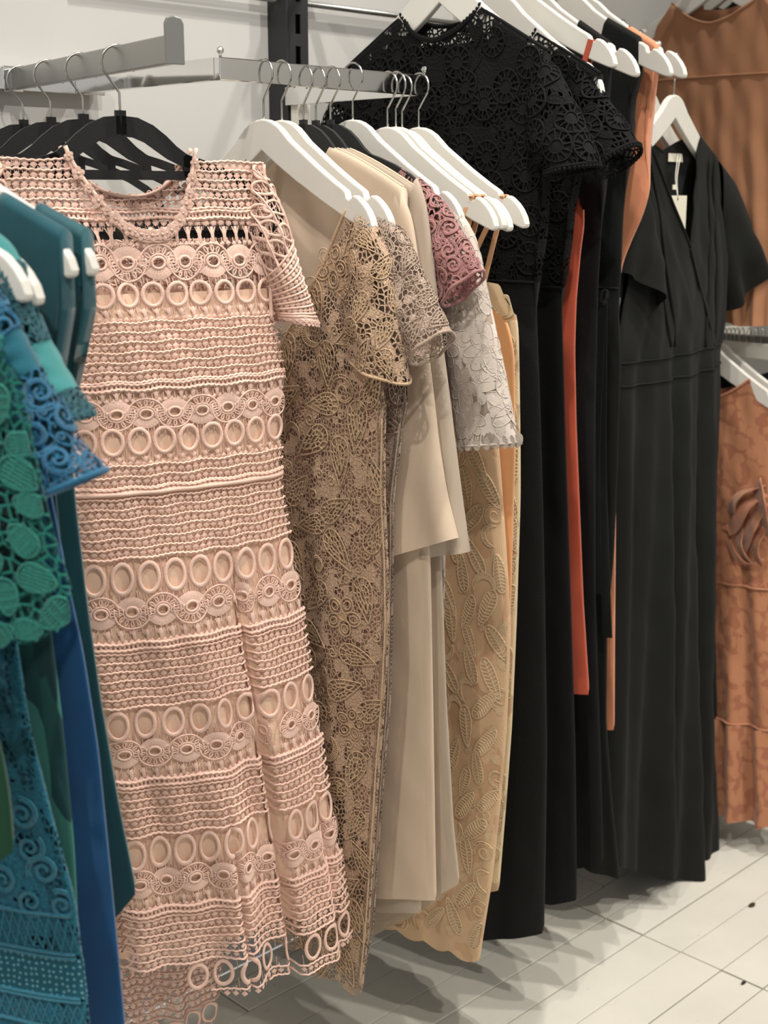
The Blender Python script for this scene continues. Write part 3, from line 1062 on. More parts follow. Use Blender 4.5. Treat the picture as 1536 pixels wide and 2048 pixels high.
MV = {}
def lay(me, parent, surf, u, v, rot, sc_, off=0.001, flat=1.0):
    """a motif that follows the curve of the cloth it is sewn on"""
    if me.name not in MV:
        co = np.empty(len(me.vertices) * 3)
        me.vertices.foreach_get('co', co)
        MV[me.name] = (co.reshape(-1, 3), [list(p.vertices) for p in me.polygons])
    co, fc = MV[me.name]
    sx, sy = (sc_, sc_) if np.isscalar(sc_) else sc_
    c, s_ = math.cos(rot), math.sin(rot)
    lx, ly = co[:, 0] * sx, co[:, 1] * sy
    lx, ly = lx * c - ly * s_, lx * s_ + ly * c
    e = 0.01
    uu, vv = np.array([u]), np.array([v])
    p, du, n = surf.frame(uu, vv)
    Pu = ((surf.f(uu + e, vv) - surf.f(uu - e, vv)) / (2 * e))[0]
    Pv = ((surf.f(uu, vv + e * 0.3) - surf.f(uu, vv - e * 0.3)) / (2 * e * 0.3))[0]
    e1 = du[0]
    e2 = np.cross(n[0], e1)
    A_ = np.array([[Pu @ e1, Pv @ e1], [Pu @ e2, Pv @ e2]])
    if abs(np.linalg.det(A_)) < 1e-6:
        return None
    d = np.linalg.solve(A_, np.stack([lx, ly]))
    dmax = 0.9 if surf.u[1] > 2 else 0.5
    U = u + np.clip(d[0], -dmax, dmax)
    Vv = v + d[1]
    if surf.u[1] < 2:
        U = np.clip(U, -0.99, 0.99)
    if surf.v[1] is not None and surf.v[1] <= 1.0 and surf.u[1] > 2:
        Vv = np.clip(Vv, 0.0, 1.0)
    q, _, nn2 = surf.frame(U, Vv)
    P = q + nn2 * (co[:, 2] * min(sx, sy) * flat + off)[:, None]
    nm = me.name.split('.')[0]
    m2 = bpy.data.meshes.new(nm)
    m2.from_pydata((P - p[0]).tolist(), [], fc)
    m2.polygons.foreach_set('use_smooth', [True] * len(m2.polygons))
    m2.materials.append(me.materials[0])
    o = bpy.data.objects.new(nm, m2)
    COL.objects.link(o)
    o.parent = parent
    o.location = p[0] - WL[parent]
    return o

def scatter(g, surf, motifs, sizes, tries, gap=0.8, ok=None, facing=0.12, cap=300, rots=None, weights=None, off=0.001, parent=None, mask=None, flat=0.6):
    """strew motifs over a cloth piece, biggest first, without overlap"""
    got = []
    cnt = 0
    order = sorted(range(len(motifs)), key=lambda k: -sizes[k])
    for k in order:
        m = tries if weights is None else int(tries * weights[k])
        u = RNG.uniform(*surf.u, m)
        v = RNG.uniform(*surf.v, m)
        p, du, n = surf.frame(u, v)
        view = C_ - p
        view /= np.linalg.norm(view, axis=1)[:, None]
        fc = (n * view).sum(1)
        for j in range(m):
            if fc[j] < facing or cnt >= cap:
                continue
            if mask is not None and not mask(u[j], v[j], p[j]):
                continue
            rr = sizes[k] * 0.5
            if any((abs(p[j][0] - q[0][0]) < 0.09) and np.linalg.norm(p[j] - q[0]) < (rr + q[1]) * gap for q in got):
                continue
            got.append((p[j], rr))
            rot = RNG.uniform(0, 6.28) if rots is None else RNG.choice(rots) + RNG.uniform(-0.3, 0.3)
            lay(motifs[k], parent or g.root(), surf, u[j], v[j], rot, sizes[k] * RNG.uniform(0.88, 1.1), off, flat)
            cnt += 1
    return cnt

# ================================================================ the clothes
MC = {}
MC['pink'] = thread('pink_cotton_cord', (240, 202, 184), 0.8, 0.92, 700)
MC['pink_lining'] = fabric('nude_lining', (236, 200, 174), wb=0.1, var=0.04)
MC['beige_net'] = net('beige_lace_ground', (196, 162, 134), 0.0072, 0.14, 0.52, 36, c2=(214, 182, 152))
MC['beige_cord'] = thread('beige_lustrous_cord', (222, 188, 148), 0.32, 0.66, 800)
MC['beige_lining'] = fabric('taupe_lining', (182, 146, 122), wb=0.1, var=0.05)
MC['taupe_net'] = net('greyed_lace_ground', (186, 160, 142), 0.0070, 0.13, 0.54, 34, c2=(202, 178, 160))
MC['taupe_cord'] = thread('greyed_lustrous_cord', (198, 172, 150), 0.45, 0.68, 800)
MC['chiffon'] = fabric('nude_chiffon', (226, 203, 178), wb=0.08, var=0.03, alpha=0.80, rough=0.7)
MC['chiffon_b'] = fabric('grey_nude_chiffon', (200, 184, 164), wb=0.08, var=0.03, alpha=0.72, rough=0.7)
MC['nude_slip'] = fabric('nude_slip', (226, 198, 172), wb=0.08, var=0.03)
MC['mauve_net'] = net('mauve_lace_ground', (172, 118, 116), 0.0085, 0.17, 0.56, 40, c2=(186, 132, 128))
MC['mauve_cord'] = thread('mauve_cord', (188, 134, 130), 0.7, 0.75)
MC['ivory_net'] = brocade('ivory_lace', (190, 176, 160), (220, 208, 196), 60, 0.7, 0.5, veil=0.5, wave=0.08)
MC['ivory_cord'] = thread('ivory_thread', (214, 201, 188), 0.6, 0.88)
MC['ivory_lining'] = fabric('warm_lining', (190, 165, 140), wb=0.1, var=0.03)
MC['gold'] = brocade('gold_leaf_lace', (198, 160, 124), (212, 178, 140), 30, 0.5, 0.35, wave=0.04, lo=0.42, hi=0.50, aspect=0.8)
MC['gold2'] = brocade('pale_gold_leaf_lace', (194, 168, 132), (224, 204, 166), 30, 0.5, 0.35, wave=0.04, lo=0.42, hi=0.50, aspect=0.8)
MC['gold_cord'] = thread('gold_thread', (230, 200, 160), 0.36, 0.86)
MC['gold_cord2'] = thread('pale_gold_thread', (228, 208, 172), 0.4, 0.92)
MC['peach_satin'] = fabric('peach_satin', (226, 166, 112), wb=0.03, var=0.05, rough=0.42)
MC['strap'] = fabric('nude_strap', (216, 168, 126), wb=0.05, var=0.03, rough=0.55)
MC['black'] = fabric('black_crepe', (17, 18, 18), weave=700, wb=0.3, var=0.12, sheen=0.02)
MC['black2'] = fabric('soft_black_viscose', (20, 22, 20), weave=700, wb=0.3, var=0.12, sheen=0.03)
MC['black_net'] = net('black_lace_ground', (14, 15, 15), 0.0095, 0.17, 0.47, 26, sheen=0.0, rough=0.9)
MC['black_cord'] = thread('black_cord', (15, 16, 16), 0.85, 0.7, sheen=0.0)
MC['black_lining'] = fabric('black_lining', (14, 15, 15), wb=0.1, var=0.05, sheen=0.0)
MC['coral'] = fabric('coral_crepe', (190, 84, 58), wb=0.06, var=0.05, rough=0.6)
MC['peach'] = fabric('peach_crepe', (224, 148, 110), wb=0.06, var=0.05, rough=0.6)
MC['tan'] = fabric('tan_crepe', (170, 121, 88), wb=0.15, var=0.06, sheen=0.2)
MC['tan2'] = fabric('brown_tan_crepe', (140, 90, 62), wb=0.15, var=0.06)
MC['rust'] = brocade('rust_floral_jacquard', (148, 94, 68), (168, 114, 82), 52, 0.6, 0.2, lo=0.40, hi=0.50, aspect=0.9, wave=0.08)
MC['rust_plain'] = fabric('rust_ribbon', (178, 118, 88), wb=0.1, var=0.05, rough=0.55)
MC['teal_dark'] = fabric('dark_teal_crinkle', (26, 78, 88), wb=0.6, var=0.10, crinkle=0.4)
MC['teal_satin'] = fabric('teal_satin', (24, 80, 88), wb=0.4, var=0.08, rough=0.5, crinkle=0.3)
MC['teal_light'] = fabric('sea_green_cotton', (62, 138, 138), wb=0.3, var=0.06)
MC['teal_net'] = net('dark_teal_lace_ground', (26, 84, 94), 0.0065, 0.15, 0.52, 40, c2=(34, 104, 116))
MC['teal_cord'] = thread('dark_teal_cord', (34, 100, 112), 0.7, 0.72)
MC['blue'] = fabric('royal_blue_crepe', (20, 80, 130), weave=800, wb=0.3, var=0.08, rough=0.75)
MC['blue_net'] = net('peacock_lace_ground', (20, 92, 134), 0.0095, 0.12, 0.64, 34, c2=(30, 112, 152))
MC['blue_cord'] = thread('peacock_cord', (34, 114, 154), 0.6, 0.72)
MC['turq_net'] = net('turquoise_lace_ground', (22, 104, 130), 0.0070, 0.17, 0.46, 30, c2=(36, 122, 146))
MC['turq_cord'] = thread('turquoise_cord', (52, 136, 160), 0.6, 0.74)
MC['turq'] = fabric('turquoise_tulle', (24, 98, 116), wb=0.4, var=0.08)
def dotted(name, c, c2, cell=0.006):
    t = NT(name)
    t.b.inputs['Roughness'].default_value = 0.8
    uv = t.uv((1 / cell, 1 / cell, 1.0))
    vo = t.n('TexVoronoi', Vector=uv, Scale=1.0, Randomness=0.35, _voronoi_dimensions='2D')
    t.put(t.b.inputs['Base Color'], t.mixc(t.math('LESS_THAN', vo.outputs['Distance'], 0.20), rgba(c), rgba(c2)))
    return t.m
MC['dotted'] = dotted('dotted_tulle', (20, 90, 108), (120, 180, 188))
MC['green_net'] = net('sea_green_lace_ground', (22, 116, 106), 0.0100, 0.13, 0.66, 34, c2=(34, 134, 120))
MC['green_cord'] = thread('sea_green_cord', (44, 148, 132), 0.6, 0.66)
MC['green_dark'] = fabric('bottle_green_lining', (10, 44, 44), wb=0.2, var=0.08)
MC['green_satin'] = fabric('emerald_satin', (14, 66, 42), wb=0.05, var=0.08, rough=0.45)
MC['patch'] = patchwork('green_patch_print', [(18, 56, 58), (30, 82, 78), (62, 124, 112), (24, 68, 70)], 20)
MC['navy_lining'] = fabric('deep_blue_lining', (14, 56, 78), wb=0.2, var=0.08)

# ---- cord work that follows a cloth piece
def cord(acc, surf, u, v, r, off=0.0015, sides=5):
    p, du, n = surf.frame(u, v)
    T = np.gradient(p, axis=0)
    T /= np.linalg.norm(T, axis=1)[:, None] + 1e-12
    B = np.cross(T, n)
    c = p + n * off
    a_ = np.arange(sides + 1) * 2 * math.pi / sides
    V = c[:, None] + r * (np.cos(a_)[None, :, None] * n[:, None] + np.sin(a_)[None, :, None] * B[:, None])
    acc.add(V.reshape(-1, 3), gridF(len(u), sides + 1))

def pads(acc, surf, u, v, w_, h, up=0.0017):
    p, du, n = surf.frame(u, v)
    dv = np.cross(n, du)
    k = len(u)
    V = np.stack([p + du * w_ / 2 + n * 5e-4, p + dv * h / 2 + n * 5e-4, p - du * w_ / 2 + n * 5e-4, p - dv * h / 2 + n * 5e-4,
                  p + (du * w_ + dv * h) * 0.16 + n * up, p + (-du * w_ + dv * h) * 0.16 + n * up, p + (-du * w_ - dv * h) * 0.16 + n * up, p + (du * w_ - dv * h) * 0.16 + n * up], 1)
    Fs = np.array([[4, 5, 6, 7], [0, 1, 5, 4], [1, 2, 6, 5], [2, 3, 7, 6], [3, 0, 4, 7]])
    acc.add(V.reshape(-1, 3), (np.arange(k)[:, None, None] * 8 + Fs[None]).reshape(-1, 4))

def links(acc, surf, u0, v0, u1, v1, w_, off=0.0010):
    p, du, n = surf.frame(u0, v0)
    q, dq, m = surf.frame(u1, v1)
    t = q - p
    t /= np.linalg.norm(t, axis=1)[:, None] + 1e-12
    b = np.cross(t, n)
    k = len(u0)
    V = np.stack([p + b * w_ / 2 + n * off, p - b * w_ / 2 + n * off, q - b * w_ / 2 + m * off, q + b * w_ / 2 + m * off, (p + q) / 2 + (n + m) / 2 * (off + w_ * 0.6)], 1)
    Fs = [[0, 1, 4], [1, 2, 4], [2, 3, 4], [3, 0, 4]]
    acc.add(V.reshape(-1, 3), (np.arange(k)[:, None, None] * 5 + np.array(Fs)[None]).reshape(-1, 3))

def runs(mask):
    out, st = [], None
    for i, b in enumerate(mask):
        if b and st is None:
            st = i
        if not b and st is not None:
            if i - st > 3:
                out.append((st, i))
            st = None
    if st is not None and len(mask) - st > 3:
        out.append((st, len(mask)))
    return out

# ---------------------------------------------------------------- pink crochet lace dress on the steel arm
def on_arm(px):
    best = None
    for t in np.linspace(0, 1, 600):
        p = arm_a + (arm_b - arm_a) * t
        d = p - C_
        x = CX + F * (d @ RT) / (d @ FW)
        if best is None or abs(x - px) < best[0]:
            best = (abs(x - px), p)
    return best[1]

AH = np.array([-adir[1], adir[0]]) if -adir[1] > 0 else np.array([adir[1], -adir[0]])
PINK_HANG = []
for px, lab in ((236, 'black velvet hanger holding the front pink lace dress'), (162, 'second black velvet hanger behind the pink lace dress'),
                (97, 'third black velvet hanger from the front on the steel arm'), (42, 'rearmost black velvet hanger on the steel arm by the wall')):
    p = on_arm(px)
    PINK_HANG.append(p)
    hanger('velvet', p[0], p[1], p[2] + 0.015 - 0.079, lab, 'velvet hangers on the steel arm', (AH[0], AH[1], 0), 0.079, -1)

def lace_dress(g, bands, mats, zl_top, hem_up, ring, fan, detail=True):
    root = g.root()
    g.panel('lining', MC['pink_lining'], zt=zl_top, hem_up=hem_up, shrink=0.07, cols=60, rows=50)
    ropes, diam, thr = Acc(), Acc(), Acc()
    nr = 0
    for side in (1, -1):
        sf = g.front(side=side)
        def row_u(z, pitch, ph=0.0):
            wd = float(g.Rf(z) - g.Lf(z))
            k = max(4, int(round(wd * 1.06 / pitch)))
            u = -0.985 + 1.97 * (np.arange(k) + 0.5 + ph) / k
            u = u[np.abs(u) < 0.985]
            zt, zh = g.ztop(side, u), g.zhem(side, u)
            return u[(z < zt - 0.004) & (z > zh + 0.001)]
        def rope(z, r, off=0.0018):
            u = np.linspace(-0.99, 0.99, 150)
            vz = z + 0.0007 * np.sin(u * 130 + z * 900) + 0.0010 * np.sin(u * 17 + z * 60)
            ok = (z < g.ztop(side, u) - 0.002) & (z > g.zhem(side, u) - 0.001)
            for i0, i1 in runs(ok):
                cord(ropes, sf, u[i0:i1], vz[i0:i1], r, off)
        def dia(z, pitch, w_, h, ph=0.0):
            u = row_u(z, pitch, ph)
            if len(u):
                pads(diam, sf, u, np.full(len(u), z) + RNG.uniform(-.0005, .0005, len(u)), w_, h)
        def lnk(z0, z1, pitch, w_=0.0011, ph=0.0, slant=0.0):
            u = row_u((z0 + z1) / 2, pitch, ph)
            if len(u):
                links(thr, sf, u, np.full(len(u), z0), u + slant, np.full(len(u), z1), w_)
        for kind, za, zb in bands:
            if kind == 'ropes':
                k = max(2, int(round((za - zb) / 0.0122)))
                st = (za - zb) / k
                for i in range(k):
                    z = za - i * st
                    rope(z, 0.0015)
                    dia(z - st * 0.5, 0.0106, 0.0096, 0.0090, 0.5 * (i % 2))
                    lnk(z - 0.001, z - st * 0.30, 0.0049, 0.0010)
                    lnk(z - st * 0.70, z - st + 0.001, 0.0049, 0.0010, 0.25)
                rope(zb, 0.0019)
            elif kind == 'double':
                rope(za, 0.0024); rope(zb, 0.0024)
                zm = (za + zb) / 2
                lnk(za, zb, 0.006, 0.0035)
            elif kind == 'rings':
                zm = (za + zb) / 2
                u = row_u(zm, 0.0355)
                if len(u):
                    p, du, n = sf.frame(u, np.full(len(u), zm))
                    for j in range(len(u)):
                        if side > 0 or j % 2 == 0 or True:
                            lay(ring, root, sf, u[j], zm, 0.0, (0.0345, (za - zb) * 0.98), 0.0006, 0.6)
                            nr += 1
                st = 1.97 / max(1, len(u))
                for q in (-0.5, 0.5):
                    lnk(za + 0.004, za - 0.012, 0.0355, 0.0013, q)
                    lnk(zb - 0.004, zb + 0.012, 0.0355, 0.0013, q)
                for q in (-0.2, 0.2):
                    lnk(za + 0.006, za - 0.001, 0.0355, 0.0012, q)
                    lnk(zb - 0.006, zb + 0.001, 0.0355, 0.0012, q)
            elif kind == 'fans':
                zm = (za + zb) / 2
                u = row_u(zm, 0.041)
                if len(u):
                    p, du, n = sf.frame(u, np.full(len(u), zm))
                    for j in range(len(u)):
                        lay(fan, root, sf, u[j], zm + (0.002 if j % 2 else -0.002), 0.0 if j % 2 == 0 else math.pi, (0.0425, (za - zb) * 1.02), 0.0005, 0.7)
                for q in (-0.35, -0.15, 0.05, 0.25, 0.45):
                    lnk(za + 0.007, za - 0.003, 0.041, 0.0011, q)
                    lnk(zb - 0.007, zb + 0.003, 0.041, 0.0011, q)
            elif kind == 'bars':
                lnk(za, zb, 0.0175, 0.0045)
                lnk(za, (za + zb) / 2, 0.0175, 0.0014, 0.3, -0.02)
                lnk(za, (za + zb) / 2, 0.0175, 0.0014, -0.3, 0.02)
                dia(zb - 0.001, 0.0088, 0.0075, 0.0070)
            elif kind == 'beads':
                dia((za + zb) / 2, 0.0110, 0.0090, 0.0090)
                lnk(za, zb, 0.0055, 0.0010)
    ropes.obj('lace_cord_rows', mats, root, kind='stuff')
    diam.obj('lace_picot_rows', mats, root, kind='stuff')
    thr.obj('lace_threads', mats, root, kind='stuff')

RING, FAN, BLOS = m_ring(MC['pink']), m_fan(MC['pink']), m_blossom(MC['pink'])
pk = Garment('lace_dress', 'blush pink crochet lace dress with short sleeves facing the viewer', 'dress', PINK_HANG[0][:2], AH, 'pink lace dresses')
zq = lambda py, px=380: pk.loc(px, py, 0.03)[1]
pk.shape(R=[(548, 650), (562, 700), (566, 760), (563, 850), (560, 960), (590, 1130), (620, 1330), (650, 1540), (682, 1720), (702, 1862)],
         L=[(40, 560), (110, 700), (132, 850), (134, 985), (146, 1130), (168, 1300), (200, 1480), (230, 1700), (250, 1935)],
         zn=pk.pz(370, 296), wn=0.083, zs=pk.pz(500, 322), ws=0.190, zp=pk.pz(540, 560), zf=pk.pz(245, 462), zbk=pk.pz(300, 392), p=2.6, s1=0.93,
         T=((1.5, .022), (1.3, .034), (1.07, .034), (0.8, .05), (0.3, .06)), amp=((1.05, 0.0), (0.85, 0.006), (0.3, 0.022)), f=(2.6, 4.4), ph=(0.6, 2.0),
         hem=[(250, 1930), (340, 1932), (420, 1950), (560, 1915), (625, 1898), (702, 1862)], c0=0.010,
         creases=((0.33, 0.035, 0.030, 1.06), (-0.10, 0.03, 0.014, 0.75), (0.80, 0.05, 0.015, 0.8)))
bands = [('ropes', zq(322), zq(418)), ('double', zq(424), zq(438)), ('beads', zq(440), zq(452)), ('bars', zq(454), zq(486)), ('fans', zq(488), zq(560)), ('rings', zq(562), zq(612)),
         ('bars', zq(614), zq(632)), ('ropes', zq(640), zq(756)), ('double', zq(760), zq(772)), ('bars', zq(774), zq(792)), ('fans', zq(790), zq(850)), ('rings', zq(846), zq(900)),
         ('bars', zq(902), zq(914)), ('ropes', zq(920), zq(962)), ('double', zq(964), zq(972)), ('ropes', zq(984), zq(1100)), ('rings', zq(1108), zq(1172)), ('fans', zq(1174), zq(1238)),
         ('bars', zq(1240), zq(1262)), ('double', zq(1266), zq(1278)), ('ropes', zq(1286), zq(1392)), ('rings', zq(1398), zq(1456)), ('fans', zq(1456), zq(1512)), ('bars', zq(1514), zq(1534)),
         ('double', zq(1538), zq(1550)), ('ropes', zq(1558), zq(1648)), ('rings', zq(1654), zq(1716)), ('fans', zq(1716), zq(1772)), ('bars', zq(1774), zq(1792)), ('double', zq(1796), zq(1808)),
         ('ropes', zq(1816), zq(1912)), ('rings', zq(1918), zq(1970)), ('ropes', zq(1976), zq(2030))]
lace_dress(pk, bands, MC['pink'], pk.loc(380, 584, 0.03)[1], 0.085, RING, FAN)
# trims: neck edging with little flowers, waist seam, armhole seam
for side in (1, -1):
    nl = pk.neck_line(side, n=70, off=0.003)
    pk.edge_trim('neck_cord', nl, 0.0026, MC['pink'])
    nl2 = pk.neck_line(side, n=70, off=0.003, up=-0.012)
    pk.edge_trim('neck_cord', nl2, 0.0018, MC['pink'])
    for j in range(1, 70, 3):
        nn_ = side * pk.N
        place(BLOS, pk.root(), nl[j] + np.array([0, 0, -0.004]), pk.A, nn_, j * 0.7, 0.0125 if j % 2 else 0.0165, 0.003)
zz = pk.loc(430, 968, 0.03)[1]
u = np.linspace(-0.99, 0.99, 90)
pk.edge_trim('waist_seam', pk.pt(1, u, np.full(90, zz)) + pk.N * 0.003, 0.0028, MC['pink'])
for sgn in (1, -1):
    ss = np.full(30, sgn * 0.925)
    zs_ = np.linspace(pk.q['zs'] - 0.004, pk.q['zp'] - 0.05, 30)
    pk.edge_trim('armhole_seam', pk.pt(1, ss, zs_) + pk.N * 0.003, 0.0022, MC['pink'])
sl_out = [(492, 318), (520, 338), (545, 375), (566, 440), (592, 535), (627, 648)]
sl_in = [(496, 470), (508, 520), (522, 560), (540, 600), (556, 634)]
def pink_sleeve(mirror):
    # the sleeve is open crochet only: cords, picots and rings on a rounded tube (no ground cloth)
    O_ = [pk.loc(*q) for q in sl_out]; I_ = [pk.loc(*q) for q in sl_in]
    sl = pk.sleeve(O_, I_, (0.012, 0.030, 0.034, 0.036), MC['pink_sheer'], name='sleeve', mirror=mirror, raw=True)
    WL[sl.obj] = WL[pk.root()]
    ro, di, th_ = Acc(), Acc(), Acc()
    U = np.linspace(0, 2 * math.pi, 90)
    for v in np.linspace(0.50, 0.93, 9):
        cord(ro, sl, U, np.full(90, v), 0.0017)
        uu = np.linspace(0, 2 * math.pi, 22, endpoint=False)
        pads(di, sl, uu, np.full(22, v + 0.026), 0.0085, 0.0075)
        links(th_, sl, uu, np.full(22, v), uu, np.full(22, v + 0.012), 0.001)
    for v in (0.955, 0.985, 1.0):
        cord(ro, sl, U, np.full(90, v), 0.0022)
    for ua in (0.7, 1.35, 2.0, 2.6, 3.6, 4.4, 5.2, 6.0):
        cord(ro, sl, np.full(30, ua), np.linspace(0.02, 0.5, 30), 0.0017)
    for v in (0.10, 0.24, 0.40):
        uu = np.array([0.35, 1.02, 1.68, 2.3, 4.0, 4.8, 5.6])
        p, du, n = sl.frame(uu, np.full(7, v))
        for j in range(7):
            lay(RING, sl.obj, sl, uu[j], v, 0.0, (0.022, 0.032), 0.0006, 0.7)
    for u0 in np.linspace(0, 2 * math.pi, 24, endpoint=False):
        links(th_, sl, np.array([u0] * 3), np.array([0.06, 0.18, 0.32]), np.array([u0 + 0.15] * 3), np.array([0.14, 0.28, 0.44]), 0.0011)
        p, du, n = sl.frame(np.array([u0]), np.array([0.995]))
        place(BLOS, sl.obj, p[0], du[0], n[0], u0, 0.0125, 0.002)
    WL[sl.obj] = WL[pk.root()]
    for a_, nm in ((ro, 'lace_cord_rows'), (di, 'lace_picot_rows'), (th_, 'lace_threads')):
        a_.obj(nm, MC['pink'], sl.obj, kind='stuff')
MC['pink_sheer'] = net('pink_crochet_ground', (228, 186, 166), 0.0090, 0.10, 0.72, 40)
pink_sleeve(False)
pink_sleeve(True)

# second pink dress hanging behind it on the next hanger
p2 = Garment('lace_dress', 'longer pink crochet lace dress behind the front one, its hem showing below', 'dress', PINK_HANG[1][:2], AH, 'pink lace dresses')
q2 = lambda py: p2.loc(330, py)[1]
p2.shape(R=[(480, 650), (490, 850), (480, 960), (490, 1300), (470, 1700), (425, 2040)], L=[(60, 650), (130, 900), (150, 1300), (200, 1700), (235, 2060)],
         zn=PINK_HANG[1][2] - 0.11, wn=0.075, zs=PINK_HANG[1][2] - 0.135, ws=0.165, zp=1.3, zf=1.40, zbk=1.45, T=((1.5, .012), (1.1, .018), (0.3, .03)), amp=((1.0, 0), (0.25, 0.012)), f=(2.2, 4),
         hem=[(235, 2075), (330, 2062), (425, 2035)])
b2 = []
z_ = 1.42
while z_ > 0.2:
    for kd, hh in (('ropes', 0.075), ('rings', 0.034), ('bars', 0.014)):
        b2.append((kd, z_, z_ - hh)); z_ -= hh + 0.004
lace_dress(p2, [b for b in b2 if b[1] < 0.50 or b[1] > 1.36], MC['pink'], 1.36, 0.14, RING, FAN)

# ---------------------------------------------------------------- hangers on the U rail
ZC = 1.577
UX = dict(u1=1.2726, u2=1.3064, u3=1.3468, u4=1.3709, u5=1.4002, u6=1.4455, u7=1.5188, u8=1.5350, u9=1.5459, u10=1.5880)
GW, GV = 'white wooden hangers on the chrome rail', 'velvet hangers on the chrome rail'
hanger('wood', UX['u1'], YB, ZC, 'white wooden hanger of the beige lace dress nearest the pink dress', GW)
hanger('wood', UX['u2'], YB, ZC, 'white wooden hanger of the greyish beige lace dress, second on the chrome rail', GW)
hanger('velvet', UX['u3'], YB, ZC - 0.004, 'black velvet hanger under the front sheer nude dress', GV, xs=0.95)
hanger('velvet', UX['u4'], YB, ZC - 0.004, 'black velvet hanger under the second sheer nude dress', GV, xs=0.95)
hanger('velvet', UX['u5'], YB, ZC - 0.002, 'black velvet hanger holding the mauve lace dress', GV)
hanger('wood', UX['u6'], YB, ZC + 0.006, 'white wooden hanger of the ivory lace dress behind the velvet hangers', GW)
hanger('wood', UX['u7'], YB, ZC - 0.002, 'front white wooden hanger of the close trio with nude straps', GW)
hanger('wood', UX['u8'] + 0.002, YB, ZC - 0.001, 'middle white wooden hanger of the close trio with nude straps', GW)
hanger('wood', UX['u9'] + 0.005, YB, ZC - 0.004, 'rear white wooden hanger of the close trio with nude straps', GW)
hanger('wood', UX['u10'], YB, ZC, 'last white wooden hanger at the far end of the chrome rail', GW)

# ---------------------------------------------------------------- beige guipure lace dresses
def cordy(g, region, cords, parts, tries, cap=300, **k):
    pass

def lace_set(mat):
    return [m_paisley(mat, 0.017), m_scroll(mat, 0.020), m_flower(mat, 0.018), m_feather(mat, 0.017), m_curl(mat, 0.045)]

SB, ST_ = lace_set(MC['beige_cord']), lace_set(MC['taupe_cord'])
def guipure(key, label, name, netm, lin_, cm, setm, R, so, si, hem, T, zfz, hemup, n_body, z_lo, group='beige lace dresses', ws=0.214, wn=0.172, amp=((1.1, .0), (0.9, 0.006), (0.2, 0.010)), s_lo=-0.2):
    g = Garment(name, label, 'dress', (UX[key], YB), (0, -1), group)
    g.shape(R=R, zn=ZC - 0.122, wn=wn, zs=ZC - 0.136, ws=ws, zp=1.20, zf=zfz, zbk=zfz + 0.03, p=1.15, s1=0.96, T=T, amp=amp, f=(2.4, 4.1), ph=(1.0, 0.4), hem=hem, scal=(9, 0.012), tmin=0.5)
    g.panel('lining', lin_, zt=zfz + 0.02, hem_up=hemup, shrink=0.25, cols=40, rows=50)
    g.panel('lace_ground', netm, cols=70, rows=110)
    sl = [g.sleeve(so, si, (0.016, 0.026, 0.030, 0.032), netm, mirror=m_, wave=0.12) for m_ in (False, True)]
    sleeve_set = [m_feather(cm, 0.022), m_scroll(cm, 0.024), m_paisley(cm, 0.020), m_curl(cm, 0.05)]
    sf = g.front(s_lo, 0.93, z_lo, 1.42)
    scatter(g, sf, setm, [0.064, 0.050, 0.056, 0.054, 0.020], 1000, 0.80, flat=0.8, cap=n_body, mask=lambda u, v, p: v < g.ztop(1, u) - 0.02 and v > g.zhem(1, u) + 0.012)
    sl[0].u, sl[0].v = (0.0, 3.14), (0.05, 0.93)
    WL[sl[0].obj] = WL[g.root()]
    scatter(g, sl[0], sleeve_set, [0.044, 0.036, 0.046, 0.014], 240, 0.76, cap=44, parent=sl[0].obj, facing=0.3)
    for s_ in sl[:1]:
        g.edge_trim('cuff_cord', s_.edge[:-1], 0.0022, cm, closed=True)
    g.edge_trim('neck_cord', g.neck_line(1), 0.0022, cm)
    g.edge_trim('side_cord', g.pt(1, np.full(60, 0.985), np.linspace(1.18, float(g.hem[1][-1]) + 0.02, 60)) + g.N * 0.001, 0.0014, cm)
    return g

u1 = guipure('u1', 'beige corded guipure lace dress with cap sleeves next to the pink dress', 'lace_dress', MC['beige_net'], MC['beige_lining'], MC['beige_cord'], SB,
        R=[(772, 770), (771, 830), (770, 900), (770, 1000), (776, 1130), (778, 1250), (770, 1400), (757, 1560), (748, 1700), (738, 1850), (724, 1985)],
        so=[(728, 428), (752, 450), (775, 520), (790, 610), (802, 690), (813, 768)], si=[(716, 470), (700, 540), (698, 620), (704, 670), (714, 718)],
        hem=[(630, 1900), (680, 1945), (724, 1985)], T=((1.4, .016), (1.1, .018), (0.3, .020)), zfz=1.22, hemup=0.30, n_body=280, z_lo=0.14)
u2 = guipure('u2', 'greyish beige lace dress behind the first beige one, sleeve and side showing', 'lace_dress', MC['taupe_net'], MC['beige_lining'], MC['taupe_cord'], ST_,
        R=[(812, 740), (820, 790), (808, 830), (800, 900), (787, 1000), (786, 1150), (781, 1400), (768, 1550), (757, 1700), (747, 1850), (732, 1930)],
        so=[(762, 430), (795, 450), (825, 505), (850, 560), (875, 620), (894, 662)], si=[(756, 480), (762, 560), (775, 630), (800, 690), (836, 729)],
        hem=[(640, 1860), (732, 1930)], T=((1.4, .012), (1.1, .012), (0.3, .014)), zfz=1.24, hemup=0.25, n_body=110, z_lo=0.2, s_lo=0.45)

